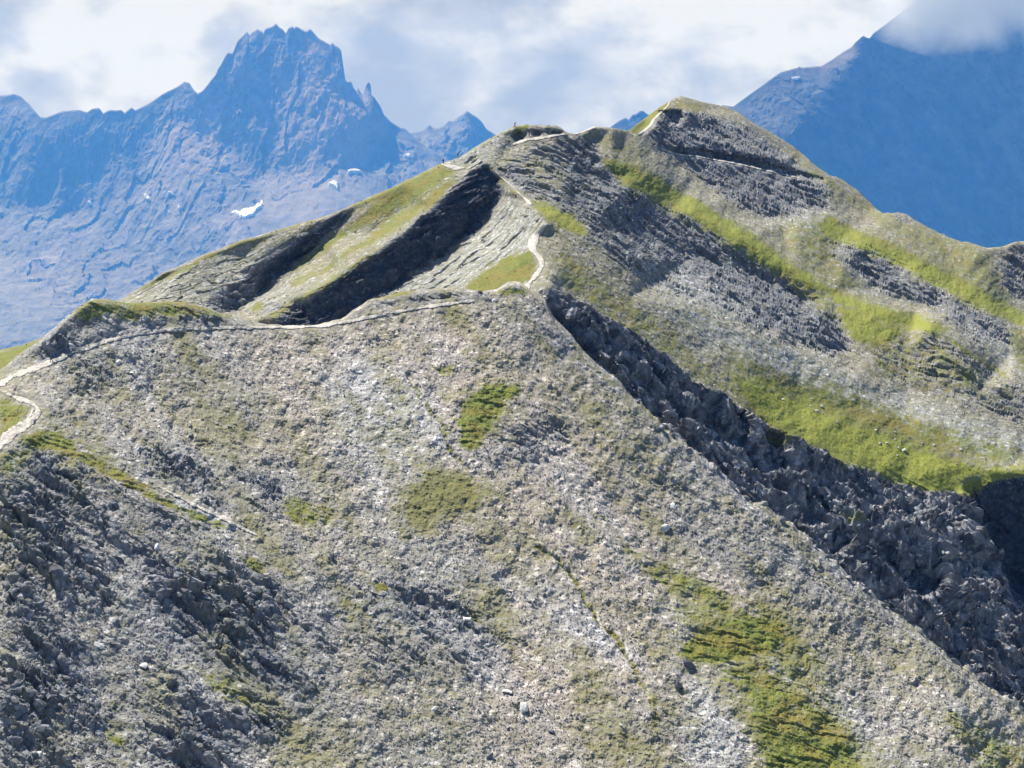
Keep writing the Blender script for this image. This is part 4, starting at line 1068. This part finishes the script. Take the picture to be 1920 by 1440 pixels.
# boulders one can point at
for px, py, s, ms, lab in [
    (1248, 993, 3.2, R_PALE, 'large white flat boulder beside a tuft of yellow grass on the scree'),
    (968, 1022, 1.7, R_PALE, 'pale boulder at the head of the dark turf line in the middle scree'),
    (1262, 950, 2.0, R_PALE, 'long pale slab of rock just above the large white boulder'),
    (1232, 948, 1.6, R_PALE, 'pale slab lying uphill and left of the large white boulder'),
    (875, 1163, 2.2, R_PALE, 'pale flat boulder right of the dark outcrop in the lower middle'),
    (786, 1184, 2.0, R_PALE, 'pale rock leaning on the dark outcrop in the lower middle'),
    (980, 1330, 2.8, R_PALE, 'smooth pale slab half sunk in the scree near the bottom centre'),
    (950, 1300, 2.0, R_PALE, 'long grey slab above the smooth half sunk slab near the bottom'),
    (1035, 1374, 1.6, R_DARK, 'black boulder alone in the pale scree near the bottom centre'),
    (918, 1418, 1.9, R_DARK, 'dark boulder at the bottom edge left of centre'),
    (1525, 1213, 1.8, R_DARK, 'dark boulder just right of the big turf patch on the right'),
    (270, 1250, 2.6, R_PALE, 'bright split slab in the dark crags at the lower left'),
    (185, 1215, 2.0, R_PALE, 'thin bright slab standing in the crags at the lower left'),
    (75, 1415, 2.4, R_PALE, 'bluish pale block in the bottom left corner'),
    (295, 1030, 2.0, R_PALE, 'pale curved block below the turf strip at the left'),
    (620, 1045, 2.0, R_DARK, 'dark upright block between two turf spots left of centre'),
    (702, 1010, 1.3, R_PALE, 'small pale stone at the edge of the olive turf left of centre'),
    (815, 1330, 1.6, R_PALE, 'pale stone in the chute left of the bottom centre'),
    (1290, 1252, 3.0, R_LOOSE, 'grey rock outcrop left of the lowest turf patch'),
    (1272, 1290, 2.2, R_LOOSE, 'broken grey rock under the outcrop beside the lowest turf patch'),
    (222, 682, 2.0, R_PALE, 'bright stone in the dark scree below the trail at the left'),
    (245, 700, 1.7, R_PALE, 'second bright stone a little downhill in the dark scree below the trail'),
    (135, 652, 1.8, R_PALE, 'pale block beside the trail next to the walking hiker'),
    (928, 563, 2.2, R_PALE, 'white boulder at the right end of the trail on the saddle'),
    (900, 550, 1.8, R_DARK, 'dark rock above the right end of the trail on the saddle'),
    (1022, 545, 2.4, R_PALE, 'pale block on the saddle where the gully begins')]:
    boulder(A, px, py, s, ms, lab, squash=(1.2, .85, .62) if ms is R_PALE else None)

zones = [
    (A, [(0, 850), (60, 830), (300, 960), (540, 1100), (640, 1250), (430, 1440), (0, 1440)], 80, (1.0, 2.3), 'mix', 'dark lower left crags', 'rocks in the lower left crags'),
    (A, [(660, 1090), (760, 1050), (900, 1110), (960, 1190), (900, 1270), (700, 1290), (640, 1200)], 28, (.9, 1.9), 'mix', 'broken lower middle outcrop', 'rocks of the lower middle outcrop'),
    (A, [(905, 800), (960, 750), (1040, 745), (1090, 790), (1070, 850), (960, 870), (900, 870)], 22, (.9, 1.8), 'mix', 'heap by bright turf', 'rocks beside the bright turf patch'),
    (A, [(120, 690), (330, 650), (420, 700), (560, 900), (470, 960), (300, 880), (180, 760)], 40, (.9, 1.7), 'mix', 'left trail scree', 'rocks in the left scree bowl'),
    (A, [(620, 640), (880, 600), (1080, 700), (1000, 740), (840, 640), (640, 760)], 26, (.7, 1.3), 'loose', 'upper scree under the saddle', 'rocks in the upper scree'),
    (A, [(950, 900), (1250, 900), (1250, 1440), (720, 1440), (900, 1290), (980, 1150)], 50, (.7, 1.5), 'loose', 'open lower middle scree', 'rocks on the open middle scree'),
    (A, [(1280, 860), (1500, 1020), (1850, 1310), (1800, 1440), (1650, 1400), (1500, 1180), (1260, 1000)], 34, (.8, 1.6), 'loose', 'right scree spur', 'rocks on the right scree spur'),
    (B, [(1380, 700), (1600, 780), (1850, 860), (1700, 860), (1500, 800)], 16, (.9, 1.6), 'pale', 'meadow above the cliff', 'stones on the green slope'),
    (B, [(1200, 460), (1400, 520), (1560, 640), (1450, 620), (1220, 540)], 24, (1.0, 2.0), 'mix', 'ridge rock band', 'blocks in the ridge rock band')]
made = []
for patch, pl, cnt, (s0, s1), kind, where, grp in zones:
    P_ = np.array(pl, float)
    m = poly(pl, 0)
    spots = []
    while len(spots) < cnt:
        x = random.uniform(P_[:, 0].min(), P_[:, 0].max()); y = random.uniform(P_[:, 1].min(), P_[:, 1].max())
        if 0 <= x <= 1919 and y <= 1436 and samp(m, np.array([x]), np.array([y]))[0] >= .5:
            spots.append((x, y))
    xs, ys = sorted(p[0] for p in spots), sorted(p[1] for p in spots)
    for x, y in spots:
        ms = {'mix': random.choice((R_LOOSE, R_LOOSE, R_DARK)), 'loose': R_LOOSE, 'pale': R_PALE}[kind]
        size = s0 + (s1 - s0) * random.random() ** 2
        col_ = ('far left', 'left', 'middle', 'right', 'far right')[min(4, 5 * xs.index(x) // cnt)]
        row_ = ('top', 'upper', 'central', 'lower', 'bottom')[min(4, 5 * ys.index(y) // cnt)]
        tone_ = 'pale' if ms is R_PALE else 'dark slate' if ms is R_DARK else 'grey'
        big_ = 'large' if size > s0 + .35 * (s1 - s0) else 'small'
        made.append((x, boulder(patch, x, y, size, ms, f'{big_} {tone_} rock, {row_} {col_} of the {where}', grp, .1)))


# look-alikes in the same spot are told apart from left to right
same = {}
for x, o in made:
    same.setdefault(o['label'], []).append((x, o))
for lab, lst in same.items():
    lst.sort(key=lambda t: t[0])
    n = len(lst)
    names = ['leftmost', 'rightmost'] if n == 2 else ['leftmost', 'middle', 'rightmost'] if n == 3 else ['leftmost'] + [w + ' from left' for w in ('second', 'third', 'fourth', 'fifth', 'sixth', 'seventh', 'eighth')][:n - 2] + ['rightmost']
    if n > 1:
        for (x, o), w in zip(lst, names):
            o['label'] = w + ' ' + lab
ORDS = ('first second third fourth fifth sixth seventh eighth ninth tenth eleventh twelfth thirteenth fourteenth fifteenth sixteenth seventeenth eighteenth nineteenth twentieth').split() + ['twenty-first', 'twenty-second', 'last']
EDGE = [(1196, 752), (1240, 794), (1262, 815), (1291, 842), (1312, 862), (1345, 888), (1372, 906), (1398, 925), (1431, 947), (1466, 974), (1490, 996), (1527, 1024), (1549, 1044), (1590, 1078), (1622, 1104), (1655, 1132), (1688, 1160), (1722, 1187), (1760, 1217), (1791, 1240), (1834, 1272), (1868, 1298), (1893, 1317)]
for i, (x, y) in enumerate(EDGE):
    size = random.uniform(1.3, 3.0)
    T_ = float(np.interp(x, A.px, A.T))
    boulder(A, x, T_ + random.uniform(1, 9), size, random.choice((R_LOOSE, R_LOOSE, R_DARK)), ORDS[i] + ' angular rock counting down the scree rim above the gully',
            'rocks along the gully rim', .12)


# smaller rubble, uncounted
def scatter_group(name, meshes_objs):
    ng = bpy.data.node_groups.new(name, 'GeometryNodeTree')
    ng.interface.new_socket('Geometry', in_out='INPUT', socket_type='NodeSocketGeometry')
    ng.interface.new_socket('Geometry', in_out='OUTPUT', socket_type='NodeSocketGeometry')
    gi = ng.nodes.new('NodeGroupInput'); go = ng.nodes.new('NodeGroupOutput')
    inst = ng.nodes.new('GeometryNodeInstanceOnPoints')
    m2p = ng.nodes.new('GeometryNodeMeshToPoints')
    ci = ng.nodes.new('GeometryNodeCollectionInfo')
    ci.inputs['Collection'].default_value = meshes_objs
    ci.inputs['Separate Children'].default_value = True
    ci.inputs['Reset Children'].default_value = True
    inst.inputs['Pick Instance'].default_value = True
    def attr(nm, typ):
        a = ng.nodes.new('GeometryNodeInputNamedAttribute')
        a.data_type = typ
        a.inputs['Name'].default_value = nm
        return a.outputs[0]
    L = ng.links.new
    L(gi.outputs[0], m2p.inputs['Mesh'])
    L(m2p.outputs[0], inst.inputs['Points'])
    L(ci.outputs[0], inst.inputs['Instance'])
    L(attr('pick', 'INT'), inst.inputs['Instance Index'])
    L(attr('rot', 'FLOAT_VECTOR'), inst.inputs['Rotation'])
    L(attr('size', 'FLOAT_VECTOR'), inst.inputs['Scale'])
    L(inst.outputs[0], go.inputs[0])
    return ng


def source_collection(name, meshes):
    c = bpy.data.collections.new(name)
    for me in meshes:
        o = bpy.data.objects.new(me.name, me)
        c.objects.link(o)
    return c


def scatter(name, label, cat, pts, sizes, rots, ng, npick):
    me = bpy.data.meshes.new(name)
    me.vertices.add(len(pts))
    me.vertices.foreach_set('co', pts.astype(np.float32).ravel())
    a = me.attributes.new('pick', 'INT', 'POINT'); a.data.foreach_set('value', rng.randint(0, npick, len(pts)).astype(np.int32))
    a = me.attributes.new('rot', 'FLOAT_VECTOR', 'POINT'); a.data.foreach_set('vector', rots.astype(np.float32).ravel())
    a = me.attributes.new('size', 'FLOAT_VECTOR', 'POINT'); a.data.foreach_set('vector', sizes.astype(np.float32).ravel())
    o = bpy.data.objects.new(name, me)
    COL.objects.link(o)
    md = o.modifiers.new('scatter', 'NODES')
    md.node_group = ng
    tag(o, label, cat, kind='stuff')
    return o


def choose(patch, w, n):
    nv, nu = patch.P.shape[:2]
    w = np.clip(w, 0, None) * (patch.B - patch.T)[None]
    w = w * (patch.PY < 1460) * (patch.PX > -20) * (patch.PX < 1940)
    c = np.cumsum(w.ravel()); c /= c[-1]
    i = np.searchsorted(c, rng.rand(n))
    p = patch.P.reshape(-1, 3)[i]
    nn = patch.n.reshape(-1, 3)[i]
    j = rng.randn(n, 3) * .12
    return p + j - nn * (j * nn).sum(1)[:, None], nn


c_rub = source_collection('rubble_shapes', [rock_mesh('stone', 400 + i, (M_ROCK, M_ROCK, M_ROCK, M_PALE, M_DARK)[i], .6, 10) for i in range(5)])
ng_rub = scatter_group('rubble_scatter', c_rub)
for patch, w, n, s0, nm, lab in ((A, A_loose * (.5 + .5 * (1 - A_rock)) * np.clip(1.3 - 2 * A_ol, .15, 1), 56000, .27, 'scree', 'countless small stones covering the near hillside'), (B, B_loose * np.clip(1 - 1.1 * B_pa, .08, 1), 18000, .38, 'scree', 'countless small stones covering the ridge and gully behind')):
    p, nn = choose(patch, w, n)
    s = s0 * (.6 + 1.5 * rng.rand(n) ** 3.0)
    sz = s[:, None] * (.75 + .5 * rng.rand(n, 3))
    scatter(nm, lab, 'scree', p + nn * (s * .15)[:, None], sz, rng.rand(n, 3) * 6.28, ng_rub, 5)


def tuft_mesh(seed, mat):
    r = np.random.RandomState(seed)
    V, Fc = [], []
    for k in range(11):
        a = r.rand() * 6.28; d = r.rand() * .34; x, y = d * math.cos(a), d * math.sin(a)
        w = .09 + .06 * r.rand(); h = .35 + .35 * r.rand(); t = r.rand() * 6.28; lx, ly = .3 * r.randn(2)
        i = len(V)
        V += [(x - w * math.cos(t), y - w * math.sin(t), -.1), (x + w * math.cos(t), y + w * math.sin(t), -.1), (x + lx, y + ly, h)]
        Fc.append((i, i + 1, i + 2))
    me = bpy.data.meshes.new('tuft'); me.from_pydata(V, [], Fc); me.materials.append(mat)
    return me


def turf_mat():
    m, nt, b = new_mat('turf_blades')
    oi = N(nt, 'ShaderNodeObjectInfo')
    nt.links.new(ramp(nt, oi.outputs['Random'], [(0.0, (.06, .085, .016)), (.5, (.115, .135, .026)), (.8, (.17, .165, .035)), (1.0, (.21, .17, .06))]), b.inputs['Base Color'])
    tr = N(nt, 'ShaderNodeBsdfTranslucent')
    tr.inputs['Color'].default_value = (.34, .40, .08, 1)
    mx = N(nt, 'ShaderNodeMixShader')
    mx.inputs[0].default_value = .5
    out = [n for n in nt.nodes if n.type == 'OUTPUT_MATERIAL'][0]
    nt.links.new(b.outputs[0], mx.inputs[1]); nt.links.new(tr.outputs[0], mx.inputs[2]); nt.links.new(mx.outputs[0], out.inputs[0])
    return m


M_TURF = turf_mat()
c_tuft = source_collection('tuft_shapes', [tuft_mesh(500 + i, M_TURF) for i in range(4)])
ng_tuft = scatter_group('tuft_scatter', c_tuft)
for patch, gg, n, s0, lab in ((A, A_g, 3500, .38, 'short alpine turf growing in patches on the near hillside'), (B, B_g, 2500, .42, 'short alpine turf growing in bands on the ridge')):
    p, nn = choose(patch, np.clip(gg - .25, 0, 1) ** 1.3, n)
    s = s0 * (.5 + .8 * rng.rand(n))
    rots = np.stack([.35 * rng.randn(n), .35 * rng.randn(n), rng.rand(n) * 6.28], -1)
    scatter('grass', lab, 'grass', p, s[:, None] * np.ones((1, 3)), rots, ng_tuft, 4)


# ================================================================== 6. hikers
def skin(name, nodes, edges, parent, mat, root=0, sub=1):
    me = bpy.data.meshes.new(name)
    me.from_pydata([n[:3] for n in nodes], edges, [])
    me.materials.append(mat)
    o = bpy.data.objects.new(name, me)
    COL.objects.link(o)
    md = o.modifiers.new('skin', 'SKIN')
    for i, n in enumerate(nodes):
        sv = me.skin_vertices[0].data[i]
        r = n[3]
        sv.radius = (r, n[4] if len(n) > 4 else r)
        sv.use_root = (i == root)
    ss = o.modifiers.new('smooth', 'SUBSURF')
    ss.levels = ss.render_levels = sub
    o.parent = parent
    return o


def hiker(patch, px, py, label, jacket, trousers, pack, lean=.08, face=0.0, stride=.28, off=(0, 0, 0), scale=1.15):
    p, n = patch.at(np.array([px]), np.array([py]))
    e = bpy.data.objects.new('person', None)
    COL.objects.link(e)
    e.location = Vector(p[0]) + Vector(off)
    e.rotation_euler = (0, 0, face)
    e.scale = (scale,) * 3
    tag(e, label, 'person', 'hikers on the ridge trails')
    sk = M_SKIN
    # joints: x = forward, y = to the person's left, z = up
    f = lean
    hip = (0, 0, .95); chest = (f * .35, 0, 1.30); neck = (f * .55, 0, 1.50); head = (f * .62 + .02, 0, 1.63); crown = (f * .64, 0, 1.74)
    nodes = [hip + (.13, .10), (f * .15, 0, 1.10, .12, .10), chest + (.15, .11), neck + (.055,), head + (.095, .105), crown + (.06,)]
    edges = [(0, 1), (1, 2), (2, 3), (3, 4), (4, 5)]
    legs, arms = [], []
    for s in (1, -1):
        a = len(nodes)
        st = stride * s
        nodes += [(0, .10 * s, .90, .095), (st * .55 + .06, .10 * s, .50, .062), (st - (.10 if st < 0 else 0), .10 * s, .09 + (.04 if st < 0 else 0), .042), (st + .16, .11 * s, .035, .035)]
        edges += [(0, a), (a, a + 1), (a + 1, a + 2), (a + 2, a + 3)]
        legs.append(a)
    for s in (1, -1):
        a = len(nodes)
        sw = -stride * .6 * s
        nodes += [(chest[0] + .02, .20 * s, 1.42, .058), (chest[0] + sw * .4, .26 * s, 1.15, .045), (chest[0] + sw + .16, .24 * s, .95, .033), (chest[0] + sw + .22, .24 * s, .90, .036, .02)]
        edges += [(2, a), (a, a + 1), (a + 1, a + 2), (a + 2, a + 3)]
        h = nodes[a + 3][:3]
        for k, ln in enumerate((.062, .074, .078, .070)):
            b = len(nodes)
            nodes += [(h[0] + .045, h[1] + .018 * (k - 1.5), h[2] - .02, .009), (h[0] + .03 + ln, h[1] + .019 * (k - 1.5), h[2] - .06, .008)]
            edges += [(a + 3, b), (b, b + 1)]
        b = len(nodes)
        nodes += [(h[0] + .01, h[1] - .04 * s, h[2] - .02, .010), (h[0] + .045, h[1] - .045 * s, h[2] - .045, .008)]
        edges += [(a + 3, b), (b, b + 1)]
        arms.append(a)
    skin('body', nodes, edges, e, sk)
    jn = [nodes[0][:2] + (1.0, .145, .115), nodes[1][:3] + (.138, .118), nodes[2][:3] + (.168, .128), (neck[0], 0, 1.47, .07)]
    je = [(0, 1), (1, 2), (2, 3)]
    for a in arms:
        b = len(jn)
        jn += [nodes[a][:3] + (.072,), nodes[a + 1][:3] + (.058,), nodes[a + 2][:3] + (.046,)]
        je += [(2, b), (b, b + 1), (b + 1, b + 2)]
    skin('jacket', jn, je, e, jacket)
    tn = [(0, 0, .98, .14, .115)]
    te = []
    for a in legs:
        b = len(tn)
        tn += [nodes[a][:3] + (.11,), nodes[a + 1][:3] + (.078,), nodes[a + 2][:3] + (.058,)]
        te += [(0, b), (b, b + 1), (b + 1, b + 2)]
    skin('trousers', tn, te, e, trousers)
    for a in legs:
        q, r = nodes[a + 2], nodes[a + 3]
        skin('boot', [(q[0] - .05, q[1], q[2] - .03, .05), (q[0] + .04, q[1], q[2] - .04, .05), (r[0], r[1], r[2] + .01, .04)], [(0, 1), (1, 2)], e, M_BOOT)
    skin('hair', [(head[0] - .03, 0, 1.66, .095), (head[0] - .02, 0, 1.73, .088), (head[0] - .05, 0, 1.58, .07)], [(0, 1), (0, 2)], e, M_HAIR)
    if pack:
        pk = skin('backpack', [(chest[0] - .24, 0, 1.02, .12, .15), (chest[0] - .26, 0, 1.22, .14, .17), (chest[0] - .22, 0, 1.46, .10, .13)], [(0, 1), (1, 2)], e, pack)
    return e


M_SKIN = plain_mat('skin', (.50, .33, .25), .08, 8, .6)
M_HAIR = plain_mat('hair', (.05, .035, .025), .2, 20)
M_BOOT = plain_mat('boot_leather', (.08, .06, .05), .2, 12)
C_NAVY = plain_mat('navy_cloth', (.018, .035, .10), .2, 12)
C_TEAL = plain_mat('teal_cloth', (.02, .10, .15), .2, 12)
C_GREY = plain_mat('grey_cloth', (.17, .18, .17), .2, 12)
C_DARK = plain_mat('dark_cloth', (.02, .022, .03), .2, 12)
C_OLIVE = plain_mat('olive_cloth', (.09, .10, .06), .2, 12)
UP = math.radians(20)
hiker(B, 831, 308.5, 'hiker in dark blue standing upright on the skyline where the trail meets the sky', C_NAVY, C_NAVY, C_DARK, .03, math.radians(70), .12)
hiker(B, 858, 297, 'hiker in a teal jacket leaning uphill behind the one in dark blue', C_TEAL, C_OLIVE, C_TEAL, .45, UP, .3)
hiker(B, 965, 239, 'hiker in grey bending forward on the skyline left of the rocky hump', C_GREY, C_OLIVE, C_GREY, .55, UP, .3)
hiker(A, 97, 680, 'hiker in dark clothes walking the trail below the left knoll', C_TEAL, C_DARK, C_DARK, .15, math.radians(200), .3)


# ================================================================== 7. cloud cap and haze
def volume_mat(name, color, density, absorb, aniso=0.0):
    m = bpy.data.materials.new(name)
    m.use_nodes = True
    nt = m.node_tree
    nt.nodes.clear()
    out = N(nt, 'ShaderNodeOutputMaterial')
    pv = N(nt, 'ShaderNodeVolumePrincipled')
    pv.inputs['Color'].default_value = (*color, 1)
    pv.inputs['Density'].default_value = density
    pv.inputs['Anisotropy'].default_value = aniso
    pv.inputs['Absorption Color'].default_value = (*absorb, 1)
    nt.links.new(pv.outputs[0], out.inputs['Volume'])
    return m


MIST = volume_mat('hill_fog', (.97, .98, 1.0), .003, (1, 1, 1))
nt = MIST.node_tree
pv = [n for n in nt.nodes if n.type == 'PRINCIPLED_VOLUME'][0]
tcm = N(nt, 'ShaderNodeTexCoord')
nz = noise(nt, tcm.outputs['Object'], .0016, 5, .6, .3)
sx = N(nt, 'ShaderNodeSeparateXYZ')
nt.links.new(tcm.outputs['Object'], sx.inputs[0])
# denser upward and to the right: the fog thins out along its lower edge
up = mathn(nt, 'MULTIPLY', mathn(nt, 'SUBTRACT', sx.outputs[2], 1215.0), 1 / 420.0)
rt = mathn(nt, 'MULTIPLY', mathn(nt, 'SUBTRACT', sx.outputs[0], 2640.0), 1 / 330.0, True)
den = mathn(nt, 'ADD', up, mathn(nt, 'MULTIPLY', mathn(nt, 'SUBTRACT', nz, .5), 3.0))
den = mathn(nt, 'MULTIPLY', mathn(nt, 'MULTIPLY', den, rt, True), .0052)
nt.links.new(den, pv.inputs['Density'])
bm = bmesh.new()
m0 = bmesh.ops.create_icosphere(bm, subdivisions=5, radius=1.0)
for v in m0['verts']:
    v.co = Vector((4200 + v.co.x * 1850, 15150 + v.co.y * 330, 1600 + v.co.z * 560))
me = bpy.data.meshes.new('cloud')
bm.to_mesh(me); bm.free()
me.materials.append(MIST)
cl = bpy.data.objects.new('cloud', me)
COL.objects.link(cl)
tag(cl, 'soft grey cloud wrapped round the top of the right mountain', 'cloud', kind='stuff')

HZ = volume_mat('thin_blue_air', (.08, .335, 1.0), 1 / 28000.0, (1, 1, 1))
bm = bmesh.new()
bmesh.ops.create_cube(bm, size=1)
me = bpy.data.meshes.new('haze')
bm.to_mesh(me); bm.free()
me.materials.append(HZ)
hz = bpy.data.objects.new('haze', me)
COL.objects.link(hz)
x0, x1, y0, y1, z0, z1 = -29000, 29000, -4000, 25800, -1860, 2200
hz.location = ((x0 + x1) / 2, (y0 + y1) / 2, (z0 + z1) / 2)
hz.scale = (x1 - x0, y1 - y0, z1 - z0)
tag(hz, 'thin blue air between the ridge and the far mountains', 'haze', kind='stuff')
